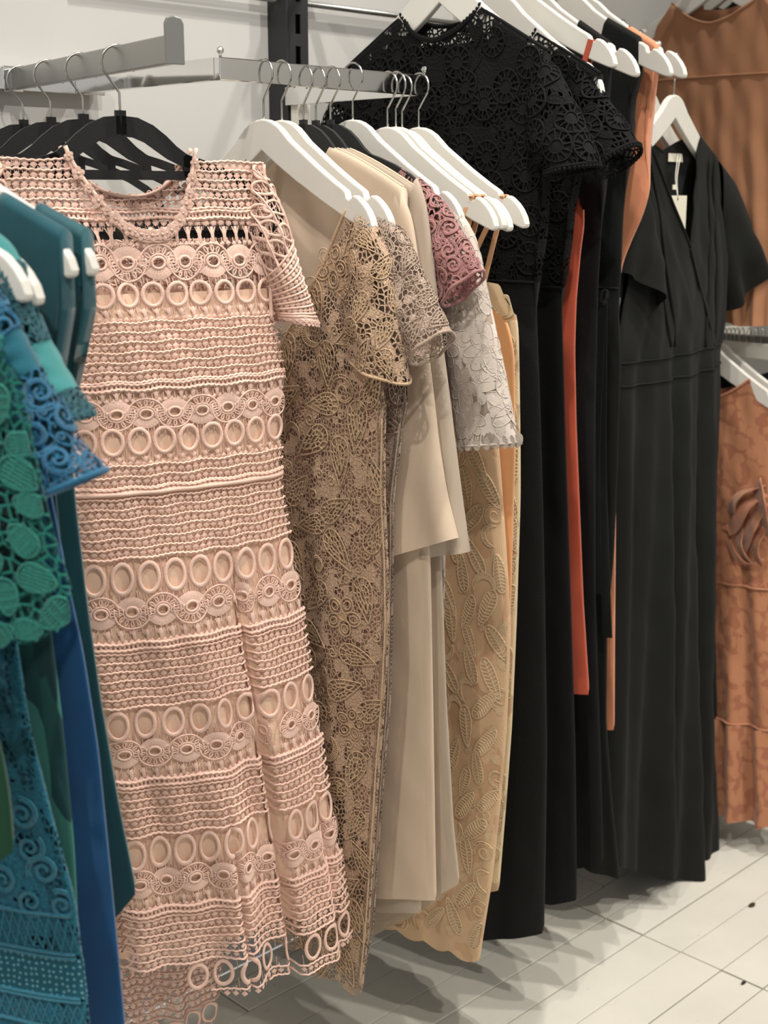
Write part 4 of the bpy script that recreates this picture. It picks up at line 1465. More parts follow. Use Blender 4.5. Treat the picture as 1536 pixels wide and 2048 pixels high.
# ---------------------------------------------------------------- sheer nude dresses
def sheer(key, label, m, R, so, si, hem, T, zf):
    g = Garment('chiffon_dress', label, 'dress', (UX[key], YB), (0, -1), 'sheer nude dresses')
    g.shape(R=R, zn=ZC - 0.036, wn=0.056, zs=ZC - 0.094, ws=0.217, zp=1.22, hang=0.0075, shp=1.25, tmin=0.5, zf=zf, zbk=ZC - 0.052, s1=0.94, T=T, amp=((1.1, .0), (0.8, .004), (0.2, .007)), f=(1.6, 2.9), ph=(2.2, 0.3), hem=hem)
    g.panel('lining', MC['nude_slip'], zt=ZC - 0.120, hem_up=0.02, shrink=0.3, cols=36, rows=40)
    g.panel('chiffon_layer', m, cols=64, rows=70)
    g.panel('underskirt', MC['chiffon_b'], zt=float(np.mean(g.hem[1])) + 0.15, hem_up=-0.034, shrink=0.45, cols=50, rows=16)
    for m_ in (False, True):
        g.sleeve(so, si, (0.010, 0.012, 0.014, 0.026), m, mirror=m_, wave=0.4, nw=3, rows=40)
    g.edge_trim('shoulder_seam', np.array([g.pt(1, np.array([s]), g.ztop(1, np.array([s])))[0] for s in np.linspace(0.33, 0.93, 16)]), 0.0016, MC['nude_slip'])
    return g
u3 = sheer('u3', 'front sheer nude chiffon dress with a long flared sleeve', MC['chiffon'],
      R=[(818, 560), (830, 700), (845, 900), (860, 1120), (865, 1400), (869, 1650), (872, 1800)],
      so=[(800, 378), (822, 430), (838, 540), (858, 720), (876, 880), (893, 990), (914, 1076)], si=[(785, 470), (786, 600), (790, 800), (784, 950), (775, 1116)],
      hem=[(740, 1790), (872, 1800)], T=((1.4, .013), (1.1, .014), (0.3, .016)), zf=1.50)
u4 = sheer('u4', 'second sheer nude chiffon dress, just behind the first one', MC['chiffon_b'],
      R=[(850, 560), (862, 700), (873, 900), (882, 1120), (892, 1400), (906, 1650), (919, 1768)],
      so=[(834, 356), (850, 396), (862, 500), (885, 690), (908, 880), (936, 1104)], si=[(822, 460), (830, 700), (838, 900), (850, 1112)],
      hem=[(760, 1840), (860, 1800), (919, 1768)], T=((1.4, .010), (1.1, .010), (0.3, .011)), zf=1.49)

# ---------------------------------------------------------------- mauve lace
u5 = Garment('lace_dress', 'mauve pink lace dress with a cap sleeve between nude and ivory dresses', 'dress', (UX['u5'], YB))
u5.shape(R=[(890, 620), (880, 800), (868, 1000), (867, 1120), (877, 1250), (884, 1350), (886, 1480)], zn=ZC - 0.066, wn=0.145, zs=ZC - 0.098, ws=0.220, zp=1.24, hang=0.0045, zf=1.45, T=((1.4, .010), (0.3, .011)),
         amp=((1.1, 0), (0.4, .004)), hem=[(760, 1420), (886, 1480)])
u5.panel('lining', MC['mauve_cord'], zt=1.36, shrink=0.3, cols=30, rows=30, hem_up=0.05)
u5.panel('lace_ground', MC['mauve_net'], cols=50, rows=60)
MS = [m_scroll(MC['mauve_cord'], 0.04), m_leaf(MC['mauve_cord'], 0.035), m_flower(MC['mauve_cord'], 0.04)]
for m_ in (False, True):
    sl = u5.sleeve([(835, 355), (878, 396), (905, 435), (930, 478), (963, 540)], [(846, 420), (862, 500), (876, 560), (893, 612)], (0.010, 0.020, 0.024, 0.025), MC['mauve_net'], mirror=m_, wave=0.15)
    if not m_:
        sl.u, sl.v = (0, 3.1), (0.05, 0.92)
        WL[sl.obj] = WL[u5.root()]
        scatter(u5, sl, MS, [0.030, 0.022, 0.026], 220, 0.75, cap=44, facing=0.25, parent=sl.obj)
        u5.edge_trim('cuff_cord', sl.edge[:-1], 0.0024, MC['mauve_cord'], closed=True)

# ---------------------------------------------------------------- ivory lace
u6 = Garment('lace_dress', 'ivory lace dress whose elbow sleeve ends in a scalloped cuff', 'dress', (UX['u6'], YB))
u6.shape(R=[(905, 700), (900, 900), (890, 1100), (885, 1300), (884, 1400)], zn=ZC - 0.095, wn=0.13, zs=ZC - 0.118, ws=0.212, zp=1.22, zf=1.40, T=((1.4, .012), (0.3, .012)), amp=((1.1, 0), (0.5, .003)))
u6.panel('lining', MC['ivory_lining'], zt=1.36, shrink=0.3, cols=30, rows=30)
u6.panel('lace_ground', MC['ivory_net'], cols=50, rows=60)
IS = [m_bloom(MC['ivory_cord']), m_leaf(MC['ivory_cord'], 0.016), m_petal(MC['ivory_cord'], 0.014)]
for m_ in (False, True):
    sl = u6.sleeve([(890, 402), (925, 428), (950, 475), (968, 560), (987, 650), (1012, 770), (1034, 884)], [(880, 470), (884, 560), (888, 650), (902, 760), (920, 890)],
                   (0.012, 0.022, 0.022, 0.024), MC['ivory_net'], mirror=m_, rows=40)
    O_ = [(890, 402), (925, 428), (950, 475), (968, 560), (987, 650), (1008, 760), (1028, 870)]
    u6.sleeve(O_, [(886, 470), (890, 560), (894, 650), (908, 760), (926, 880)], (0.010, 0.018, 0.018, 0.020), MC['ivory_lining'], name='sleeve_lining', mirror=m_, rows=20)
    if not m_:
        sl.u, sl.v = (0, 3.1), (0.04, 0.95)
        WL[sl.obj] = WL[u6.root()]
        scatter(u6, sl, IS, [0.056, 0.036, 0.022], 240, 0.74, cap=40, parent=sl.obj, off=0.0003, flat=0.25, facing=0.1, rots=[0.3, 2.8, 3.4, 6.0])
        e = sl.edge[:-1]
        u6.edge_trim('cuff_cord', e, 0.0018, MC['ivory_cord'], closed=True)
        for j in range(0, 40, 2):
            place(IS[2], sl.obj, e[j] + np.array([0, 0, 0.002]), np.array([0, -1.0, 0]), np.array([-1.0, 0, 0]) * (1 if j < 20 else -1), 0, 0.018, 0.0008)

# ---------------------------------------------------------------- gold lace slip dresses
def slip(key, label, m, cm, R, hem, T, ztop_px, zfv, amp, ws=0.15, wn=0.05, strap_a=0.177, scal=None, nmot=0, straps=True, s_lo=0.0, name='slip_dress', zst=None):
    g = Garment(name, label, 'dress', (UX[key], YB), (0, -1), 'strappy gold lace dresses')
    zt = g.pz(*ztop_px)
    g.shape(R=R, zn=zt, wn=wn, zs=zt - 0.006, ws=ws, zp=zt - 0.05, zf=zt - zfv, zbk=zt - 0.08, p=1.3, s1=0.9, T=T, amp=amp, f=(1.9, 3.3), ph=(0.2, 2.4), hem=hem, scal=scal, sig=0.016)
    g.panel('lining', MC['peach_satin'], shrink=0.3, cols=36, rows=40, hem_up=0.05)
    g.panel('lace_layer', m, cols=60, rows=90)
    if straps:
        for sgn in (1, -1):
            for k, dn in ((0, 0.003), (1, -0.004)):
                top = g.W(sgn * strap_a, 0.004 - 0.008 * k, ZC - 0.104)
                end = g.W(sgn * (0.10 + 0.03 * k), 0.006 if k == 0 else -0.006, zt - (0.004 if k == 0 else 0.02))
                g.ribbon('strap', [top, top * 0.55 + end * 0.45 + g.N * 0.002, end], 0.008, MC['strap'], n=10)
            g.ribbon('strap', [g.W(sgn * strap_a, 0.0075, ZC - 0.106), g.W(sgn * strap_a, 0.004, ZC - 0.1035), g.W(sgn * strap_a, -0.004, ZC - 0.1035), g.W(sgn * strap_a, -0.0075, ZC - 0.106)], 0.0075, MC['strap'], n=8, sig=0.2)
    if nmot:
        ms = [m_leaf(cm, 0.022, 0.22, 9), m_feather(cm, 0.026), m_scroll(cm, 0.026), m_petal(cm, 0.018)]
        sf = g.front(s_lo, 0.97, float(min(g.hem[1])) + 0.03, zt - 0.03)
        scatter(g, sf, ms, [0.062, 0.050, 0.040, 0.020], 700, 0.62, cap=nmot, rots=[0.4, -0.5, 2.7, 3.5], off=0.0004, flat=0.9, mask=lambda u, v, p: v > g.zhem(1, u) + 0.02)
    return g
u7 = slip('u7', 'gold leaf-patterned lace slip dress with scalloped hem beside the nude chiffon', MC['gold'], MC['gold_cord'],
          R=[(972, 640), (985, 760), (1000, 930), (1012, 1100), (1021, 1250), (1013, 1450), (1001, 1600), (985, 1750), (958, 1920)], hem=[(800, 1834), (870, 1876), (920, 1898), (958, 1920)],
          T=((1.4, .010), (1.0, .022), (0.3, .024)), ztop_px=(965, 590), zfv=0.03, amp=((1.1, 0), (0.9, .008), (0.3, .010)), scal=(8, 0.010), nmot=240, s_lo=0.1)
u8 = slip('u8', 'peach satin slip dress squeezed between two gold lace dresses', MC['peach_satin'], None,
          R=[(1010, 620), (1028, 700), (1030, 900), (1024, 1100), (1018, 1300), (1005, 1500)], hem=[(900, 1440), (1005, 1500)], T=((1.4, .006), (1.0, .008), (0.3, .008)), ztop_px=(1000, 575), zfv=0.03,
          amp=((1.1, 0), (0.3, .002)), ws=0.16)
u9 = slip('u10', 'paler gold lace slip dress with scalloped top edge at the rail end', MC['gold2'], MC['gold_cord2'],
          R=[(1036, 640), (1038, 760), (1040, 900), (1040, 1000), (1032, 1250), (1023, 1450), (1012, 1600), (997, 1780)], hem=[(900, 1735), (997, 1780)], T=((1.4, .010), (1.0, .018), (0.3, .018)),
          ztop_px=(1020, 562), zfv=0.02, amp=((1.1, 0), (0.9, .005), (0.3, .006)), ws=0.185, wn=0.1, scal=(8, .008), nmot=70, s_lo=0.5)
hz = u9.neck_line(1, smax=0.9, n=40)
for j in range(0, 40, 2):
    place(m_petal(MC['gold_cord2'], 0.03) if j == 0 else bpy.data.meshes['lace_petal.001'] if 'lace_petal.001' in bpy.data.meshes else IS[2], u9.root(), hz[j], u9.A, u9.N, 0, 0.022, 0.0012)

# ---------------------------------------------------------------- black dresses on the high rail
ZCH = 1.823
BX = dict(b1=1.69, b2=1.83, b3=1.862, b4=1.925, b5=2.022, b6=2.060)
GB = 'white wooden hangers on the high rail'
hanger('wood', BX['b1'], YH, ZCH, 'white wooden hanger of the front black lace dress', GB, zs=1.15)
hanger('wood', BX['b2'], YH, ZCH - 0.022, 'white wooden hanger inside the second black lace dress', GB, h=0.101, zs=1.15)
hanger('wood', BX['b3'], YH, ZCH, 'white wooden hanger with a coral strap in its notch', GB)
hanger('wood', BX['b4'], YH, ZCH - 0.010, 'white wooden hanger under the first plain black dress', GB, h=0.089)
hanger('wood', BX['b5'], YH, ZCH - 0.004, 'white wooden hanger under the black dress with a waist tie', GB, h=0.083)
hanger('wood', BX['b6'] + 0.004, YH, ZCH - 0.004, 'last white wooden hanger on the high rail holding the peach dress', GB, h=0.083)

WH = m_wheel(MC['black_cord'], 0.035)
WL2 = m_leaf(MC['black_cord'], 0.03)
def black_lace(key, label, R, so, si, hem, zc, T, zw, nm, s_lo):
    g = Garment('lace_dress', label, 'dress', (BX[key], YH), (0, -1), 'long black lace dresses')
    g.shape(R=R, hang=0.0095, zn=zc - 0.062, wn=0.086, zs=zc - 0.136, ws=0.236, zp=1.42, zf=zc - 0.108, zbk=zc - 0.085, p=2.0, s1=0.94, T=T, amp=((1.35, 0), (1.1, .010), (0.2, .016)), f=(2.7, 5.2), ph=(0.9, 2.9), hem=hem)
    g.panel('lining', MC['black_lining'], zt=zc - 0.115, zb=zw, shrink=0.3, cols=40, rows=30)
    g.panel('lace_bodice', MC['black_net'], zb=zw, cols=60, rows=60)
    g.panel('skirt', MC['black'], zt=zw, cols=90, rows=60)
    s = np.linspace(-0.99, 0.99, 60)
    g.edge_trim('waist_seam', g.pt(1, s, np.full(60, zw)) + g.N * 0.001, 0.0022, MC['black'])
    sl = [g.sleeve(so, si, (0.016, 0.034, 0.040, 0.040), MC['black_net'], mirror=m_, wave=0.06) for m_ in (False, True)]
    WL[sl[0].obj] = WL[g.root()]
    sl[0].u, sl[0].v = (0, 3.1), (0.05, 0.9)
    scatter(g, sl[0], [WH, WL2], [0.052, 0.03], 160, 0.82, cap=26, parent=sl[0].obj)
    scatter(g, g.front(s_lo, 0.97, zw + 0.03, zc - 0.08), [WH, WL2], [0.050, 0.030], 420, 0.86, cap=nm, facing=0.3, flat=0.4, mask=lambda u, v, p: v < g.ztop(1, u) - 0.030)
    e = sl[0].edge[:-1]
    g.edge_trim('cuff_cord', e, 0.0026, MC['black_cord'], closed=True)
    a = Acc()
    for j in range(0, 40, 1):
        a.add(*sphereV(e[j] + np.array([0, 0, -0.004]), 0.0036, 6, 5))
    for sd in (1, -1):
        nl = g.neck_line(sd, n=34)
        for j in range(34):
            a.add(*sphereV(nl[j] + np.array([0, 0, 0.003]), 0.0040, 6, 5))
    a.obj('bobble_trim', MC['black_cord'], g.root(), kind='stuff')
    g.edge_trim('neck_cord', g.neck_line(1), 0.003, MC['black_cord'])
    for sgn in (1, -1):
        ss = sgn * np.linspace(0.38, 0.93, 24)
        g.edge_trim('shoulder_seam', g.pt(1, ss, g.ztop(1, ss) - 0.001), 0.003, MC['black_cord'])
    return g
b1 = black_lace('b1', 'front long black lace dress with wheel-patterned short sleeves', R=[(1100, 400), (1086, 480), (1075, 560), (1072, 610), (1079, 800), (1085, 1000), (1090, 1300), (1092, 1500), (1089, 1700), (1086, 1862)],
        so=[(1085, 112), (1115, 140), (1142, 195), (1170, 265), (1193, 325)], si=[(1060, 230), (1066, 290), (1080, 330), (1100, 346)], hem=[(965, 1862), (1040, 1868), (1086, 1866)], zc=ZCH,
        T=((1.7, .018), (1.3, .022), (0.2, .045)), zw=at(1080, 565, x=1.69)[2], nm=60, s_lo=-0.95)
b2_ = black_lace('b2', 'second long black lace dress, its sleeve reaching further right', R=[(1150, 400), (1128, 560), (1123, 610), (1131, 900), (1141, 1200), (1150, 1500), (1153, 1800)],
        so=[(1158, 122), (1190, 160), (1215, 200), (1245, 245), (1273, 285)], si=[(1140, 230), (1150, 290), (1170, 325), (1204, 350)], hem=[(1060, 1790), (1110, 1805), (1153, 1800)], zc=ZCH - 0.026,
        T=((1.7, .014), (1.3, .014), (0.2, .028)), zw=at(1120, 575, x=1.83)[2], nm=40, s_lo=0.2)

def tank(key, label, m, R, hem, T, zc, shoulder, f=(1.8, 3.1), amp=((1.4, 0), (1.1, .006), (0.2, .012)), name='sleeveless_dress', group=None, zf=None, s1=0.80, wn=0.10, ws=0.175, zp=1.46, hang=0.0085, cols=64):
    g = Garment(name, label, 'dress', (BX[key], YH), (0, -1), group)
    g.shape(R=R, zn=zc - shoulder[0], wn=wn, zs=zc - shoulder[1], ws=ws, zp=zp, zf=zf or zc - 0.2, zbk=zc - 0.12, s1=s1, T=T, amp=amp, f=f, ph=(1.3, 0.2), hem=hem, tmin=0.55, hang=hang)
    g.panel('dress_body', m, cols=cols, rows=110)
    return g
b3 = tank('b3', 'coral sleeveless dress glimpsed between black dresses', MC['coral'], R=[(1166, 420), (1169, 448), (1162, 490), (1152, 600), (1149, 700), (1152, 850), (1158, 1000), (1166, 1200), (1178, 1386)],
     hem=[(1130, 1384), (1178, 1389)], T=((1.6, .012), (0.5, .013)), zc=ZCH, shoulder=(0.115, 0.13), zp=at(1166, 420, x=1.862)[2], s1=0.55, ws=0.20, wn=0.09, hang=0.0, zf=1.55, amp=((1.4, .003), (0.5, .004)))
for k in (-1, 1):
    p_ = [b3.W(0.176, 0.007 * k, ZCH - 0.105), b3.W(0.150, 0.006 * k, ZCH - 0.18), b3.W(0.12, 0.006 * k, 1.60)]
    b3.ribbon('strap', p_, 0.010, MC['coral'], n=12)
b4 = tank('b4', 'plain black sleeveless dress just behind the coral one', MC['black'], R=[(1215, 260), (1205, 420), (1196, 560), (1190, 800), (1190, 1200), (1200, 1500), (1206, 1715)], hem=[(1120, 1740), (1206, 1730)],
     T=((1.6, .016), (0.3, .02)), zc=ZCH - 0.010, shoulder=(0.052, 0.092), ws=0.178, wn=0.10, s1=0.93, zp=1.55)
b5 = tank('b5', 'long black wide-strap dress with a knotted waist tie', MC['black2'], R=[(1290, 150), (1272, 190), (1256, 330), (1246, 430), (1241, 560), (1237, 620), (1241, 720), (1236, 900), (1228, 1100), (1213, 1268), (1212, 1450), (1223, 1600), (1238, 1750)],
     hem=[(1150, 1705), (1200, 1740), (1238, 1757)], T=((1.6, .016), (1.1, .018), (0.2, .026)), zc=ZCH - 0.004, shoulder=(0.044, 0.082), ws=0.168, wn=0.085, s1=0.93, zp=1.60, cols=80, f=(2.6, 4.8))
b6 = tank('b6', 'peach sleeveless dress hanging last on the high rail', MC['peach'], R=[(1322, 140), (1318, 160), (1303, 230), (1296, 300), (1301, 376), (1286, 430), (1263, 480), (1243, 530), (1236, 600), (1233, 800), (1229, 1265), (1228, 1458)],
     hem=[(1170, 1455), (1229, 1460)], T=((1.6, .012), (0.5, .010)), zc=ZCH - 0.004, shoulder=(0.056, 0.092), ws=0.182, wn=0.105, s1=0.93, zp=1.62, amp=((1.7, .003), (1.2, .006), (0.5, .003)))
# knotted tie of the black dress
kn = np.array([BX['b5'] - 0.030, 0, 0])
a_, z_k = b5.loc(1222, 602)
K = b5.W(a_, 0.026, z_k)
acc = Acc()
acc.add(*sphereV(K, 0.009, 10, 8))
acc.obj('tie_knot', MC['black2'], b5.root())
for dx, px, py, wd in ((0.004, 1234, 1268, 0.018), (0.010, 1218, 1180, 0.016), (-0.006, 1206, 960, 0.013)):
    a2, z2 = b5.loc(px, py)
    am, zm = b5.loc((1222 + px) / 2 - 4, (602 + py) / 2)
    b5.ribbon('waist_tie', [K, b5.W(am, 0.030 + dx, zm), b5.W(a2, 0.026 + dx, z2)], wd, MC['black2'], wdir=(0.3, -0.95, 0), n=20)
for px, py in ((1205, 640), (1232, 578)):
    a2, z2 = b5.loc(px, py)
    b5.ribbon('tie_loop', [K, b5.W((a_ + a2) / 2, 0.036, (z_k + z2) / 2 + 0.006), b5.W(a2, 0.028, z2), b5.W((a_ + a2) / 2 + 0.004, 0.026, (z_k + z2) / 2 - 0.006), K], 0.010, MC['black2'], wdir=(-1, 0, 0.2), n=20)
sb = np.linspace(-0.99, 0.99, 50)
zw_ = at(1230, 576, x=2.022)[2]
b5.edge_trim('waist_seam', b5.pt(1, sb, np.full(50, zw_)) + b5.N * 0.001, 0.002, MC['black2'])

# ---------------------------------------------------------------- V-neck black wrap dress on the waterfall arm
VO = (WX, 1.5)
VA = (0.985, 0.17)
vg = Garment('wrap_dress', 'long black V-neck wrap dress with flutter sleeves and a paper tag', 'dress', VO, VA)
VZC = vg.pz(1350, 190)
hanger('wood', WX, 1.5, VZC, 'white wooden hanger of the black V-neck dress', 'white hangers on the waterfall arm', (*VA, 0), h=max(0.06, e1[2] - VZC), flip=1)
hanger('wood', WX - 0.01, 1.555, VZC + 0.012, 'white wooden hanger half hidden behind the V-neck dress hanger', 'white hangers on the waterfall arm', (*VA, 0), h=0.085, flip=1)
an, znv = 0.125, VZC - 0.068
zsv = VZC - 0.106
vg.shape(R=[(1450, 520), (1444, 600), (1438, 650), (1430, 700), (1428, 800), (1416, 1000), (1412, 1250), (1415, 1500), (1418, 1685)], L=[(1250, 560), (1240, 640), (1228, 700), (1226, 800), (1222, 1000), (1215, 1250), (1204, 1500), (1196, 1735)],
         zn=znv, wn=an, zs=zsv, ws=0.226, hang=0.0085, zp=vg.pz(1446, 470), zf=vg.pz(1352, 497), zbk=znv - 0.035, p=1.05, s1=0.95, T=((1.5, .02), (1.2, .045), (0.1, .07)), amp=((1.25, .001), (1.15, .010), (0.8, .026), (0.0, .036)),
         f=(4.2, 7.3), ph=(0.1, 1.2), hem=[(1196, 1722), (1250, 1735), (1300, 1742), (1345, 1736), (1390, 1714), (1418, 1685)], c0=0.0)
zwv = vg.pz(1340, 702)
zwv2 = vg.pz(1340, 745)
vg.panel('bodice', MC['black2'], zb=zwv, cols=90, rows=50, extra=lambda S, Z: 0.004 * np.sin(S * 26 + 3 * Z) * np.clip(np.abs(S) - 0.15, 0, 1) * smooth((1.52 - Z) / 0.1))
vg.panel('waistband', MC['black2'], zt=zwv, zb=zwv2, cols=90, rows=6)
vg.panel('skirt', MC['black2'], zt=zwv2, cols=120, rows=60)
s = np.linspace(-0.99, 0.99, 70)
for zz in (zwv, zwv2):
    vg.edge_trim('waist_seam', vg.pt(1, s, np.full(70, zz)) + vg.N * 0.001, 0.002, MC['black2'])
# crossing wrap edge below the V
pts = []
for px, py in ((1398, 300), (1386, 400), (1353, 495), (1366, 560), (1380, 630), (1391, 690)):
    a_, z_ = vg.loc(px, py)
    ss = np.clip((a_ - vg.Lf(z_)) / (vg.Rf(z_) - vg.Lf(z_)) * 2 - 1, -.95, .95)
    pts.append(vg.pt(1, np.array([ss]), np.array([z_]))[0] + vg.N * 0.004)
vg.ribbon('wrap_edge', pts[2:], 0.012, MC['black2'], n=20)
vg.edge_trim('neck_binding', vg.neck_line(1, n=50), 0.0030, MC['black2'])
vg.edge_trim('neck_binding', vg.neck_line(-1, n=50), 0.0026, MC['black2'])
vg.sleeve([(1436, 322), (1462, 360), (1482, 430), (1504, 490)], [(1436, 440), (1438, 520), (1440, 570), (1447, 622)], (0.014, 0.03, 0.05, 0.055), MC['black2'], wave=0.35, nw=5, name='flutter_sleeve')
vg.sleeve([(1282, 318), (1264, 400), (1250, 470), (1238, 545)], [(1290, 440), (1298, 540), (1302, 590), (1303, 638)], (0.014, 0.03, 0.045, 0.05), MC['black2'], wave=0.35, nw=5, name='flutter_sleeve')
for px0, px1 in ((1420, 1392), (1410, 1372), (1290, 1312), (1280, 1300)):
    pp = []
    for t in np.linspace(0, 1, 8):
        a_, z_ = vg.loc(px0 + (px1 - px0) * t, 315 + 375 * t)
        ss = np.clip((a_ - vg.Lf(z_)) / (vg.Rf(z_) - vg.Lf(z_)) * 2 - 1, -.97, .97)
        z_ = min(z_, float(vg.ztop(1, np.array([ss]))[0]) - 0.004)
        pp.append(vg.pt(1, np.array([ss]), np.array([z_]))[0] + vg.N * 0.002)
    vg.edge_trim('pleat', poly(pp, 24), 0.0035, MC['black2'])
# neck label (sewn in) and paper tag
a0, z0 = vg.loc(1351, 306); a1, z1 = vg.loc(1392, 325)
bn = vg.pt(-1, np.array([0.1]), np.array([z1]))[0]
nb = float((bn - vg.O) @ vg.N) + 0.004
V = [vg.W(a0, nb, z0), vg.W(a1, nb, z0), vg.W(a1, nb, z1), vg.W(a0, nb, z1)]
V += [v - vg.N * 0.0015 for v in V]
obj('neck_label', V, [[0, 1, 2, 3], [7, 6, 5, 4], [0, 4, 5, 1], [1, 5, 6, 2], [2, 6, 7, 3], [3, 7, 4, 0]], M['paper'], vg.root(), smooth=False, label='small white sewn-in neck label')
tg = thing('hang_tag', 'white paper price tag on a string in the V-neck of the black dress', 'tag', tuple(vg.W(*vg.loc(1356, 491)[:1], 0.0, vg.loc(1356, 491)[1])))
tn = 0.012
q = [vg.loc(*p_, tn) for p_ in ((1344, 391), (1374, 391), (1366, 470), (1352, 493), (1340, 440))]
a0, z0 = q[0]; a1 = q[1][0]; zb_ = q[3][1]
cs = [(a0, z0), (a1, z0), (a1, zb_), (a0, zb_)]
V = [vg.W(a_, tn, z_) for a_, z_ in cs] + [vg.W(a_, tn - 0.001, z_) for a_, z_ in cs]
card = obj('tag_card', V, [[0, 1, 2, 3], [7, 6, 5, 4], [0, 4, 5, 1], [1, 5, 6, 2], [2, 6, 7, 3], [3, 7, 4, 0]], M['paper'], tg, smooth=False)
wd_ = a1 - a0
def ink(name, fa0, fa1, fz0, fz1):
    za, zb2 = z0 + (zb_ - z0) * fz0, z0 + (zb_ - z0) * fz1
    V = [vg.W(a0 + wd_ * f_, tn + 0.0004, z_) for f_, z_ in ((fa0, za), (fa1, za), (fa1, zb2), (fa0, zb2))]
    obj(name, V, [[0, 1, 2, 3]], M['ink'], card, smooth=False)
ink('printed_line', 0.22, 0.72, 0.60, 0.612)
ink('printed_line', 0.25, 0.50, 0.665, 0.675)
for k in range(9):
    ink('barcode_bar', 0.20 + 0.055 * k, 0.20 + 0.055 * k + (0.018 + 0.018 * (k % 2)), 0.75, 0.80)
V, Fc = tube(vg.W(*[np.array(v) for v in zip(*[(a0 + wd_ * 0.38 + 0.0022 * math.cos(t), tn + 0.0006, z0 - 0.006 + 0.0022 * math.sin(t)) for t in np.linspace(0, 6.28, 12, endpoint=False)])]), 0.0007, 4, True)
obj('eyelet', V, Fc, M['ink'], card)
for da in (-0.006, 0.006):
    a_, z_ = vg.loc(1356, 307, nb)
    V, Fc = tube(poly([vg.W(a0 + wd_ * 0.38, tn + 0.001, z0 - 0.006), vg.W(a0 + wd_ * 0.38 + da * 0.6, tn * 0.5, z0 + 0.03), vg.W(a_ + da, nb + 0.003, z_)], 12), 0.0009, 5)
    obj('tag_string', V, Fc, M['string'], tg)
V, Fc = boxV((0, 0, 0), (0.011, 0.002, 0.009))
a_, z_ = vg.loc(1346, 379, 0.008)
obj('string_seal', V + vg.W(a_, 0.008, z_), Fc, M['paper'], tg, smooth=False)

# ---------------------------------------------------------------- back wall rack: tan tops above, rust dress below
TX = 2.70
def flat_top(x, label, m, cpx, neck, R, L, hem, name='blouse', T=((1.9, .02), (1.2, .05)), yoke=None, group=None, amp=((1.75, 0), (1.6, .004), (1.2, .008))):
    g = Garment(name, label, 'top', (x, at(cpx, 50, x=x)[1]), (0, -1), group)
    (an_, zn_), (af_, zf_) = g.loc(*neck[0]), g.loc(*neck[1])
    wn_ = abs(an_)
    as2, zs2 = g.loc(*neck[2])
    g.shape(R=R, L=L, zn=zn_, wn=wn_, zs=zs2, ws=abs(as2), zp=zs2 - 0.16, zf=zf_, zbk=zf_ + 0.03, p=1.7, s1=0.93, hang=0.0085, T=T, amp=amp, f=(5.0, 9.0), ph=(0, 1), hem=hem)
    return g
tn_ = flat_top(TX, 'tan draped top with gathered yoke hanging at the upper right', MC['tan'], 1432, ((1346, 6), (1432, 47), (1308, 52)),
     R=[(1566, 120), (1572, 300), (1580, 500), (1560, 640)], L=[(1300, 120), (1302, 300), (1318, 480), (1400, 640)], hem=[(1400, 600), (1450, 636), (1500, 650), (1560, 650)])
zy = tn_.pz(1470, 152)
tn_.panel('yoke', MC['tan'], zb=zy, cols=80, rows=30)
tn_.panel('gathered_body', MC['tan'], zt=zy, cols=140, rows=50)
s = np.linspace(-0.99, 0.99, 60)
tn_.edge_trim('yoke_seam', tn_.pt(1, s, np.full(60, zy)) + tn_.N * 0.001, 0.0025, MC['tan'])
tn_.edge_trim('neck_binding', tn_.neck_line(1), 0.003, MC['tan'])
t2 = flat_top(TX + 0.06, 'darker tan top whose neckline peeks out behind the tan draped top', MC['tan2'], 1470, ((1405, 2), (1468, 50), (1372, 40)),
     R=[(1560, 120), (1560, 600)], L=[(1372, 120), (1372, 600)], hem=[(1372, 560), (1560, 560)], T=((1.9, .012), (1.2, .02)), amp=((1.7, 0), (1.2, .006)))
t2.panel('top_body', MC['tan2'], cols=50, rows=40)
t3 = flat_top(TX + 0.12, 'black top hanging behind the tan tops at the upper right corner', MC['black'], 1510, ((1480, -14), (1508, 12), (1440, 30)),
     R=[(1590, 120), (1590, 600)], L=[(1430, 120), (1430, 600)], hem=[(1430, 540), (1590, 540)], T=((1.9, .012), (1.2, .02)), amp=((1.7, 0), (1.2, .006)))
t3.panel('top_body', MC['black'], cols=40, rows=30)
for g_, lab in ((tn_, 'white wooden hanger of the tan draped top'), (t2, 'white wooden hanger of the darker tan top'), (t3, 'white wooden hanger of the black top in the corner')):
    hanger('wood', g_.O[0], g_.O[1], g_.q['zn'] + 0.055, lab, 'white hangers by the back wall', (0, -1, 0))
zr = tn_.q['zn'] + 0.055 + 0.055
br = thing('straight_rail', 'grey rail standing out from the back wall over the tan tops', 'clothes rail', (BACK_X, 1.69, zr))
V, Fc = beam((TX - 0.06, tn_.O[1] - 0.0, zr + 0.008), (BACK_X - 0.001, tn_.O[1], zr + 0.008), 0.012, 0.02)
obj('rail_bar', V, Fc, M['satin_steel'], br, smooth=False, bevel=0.001)

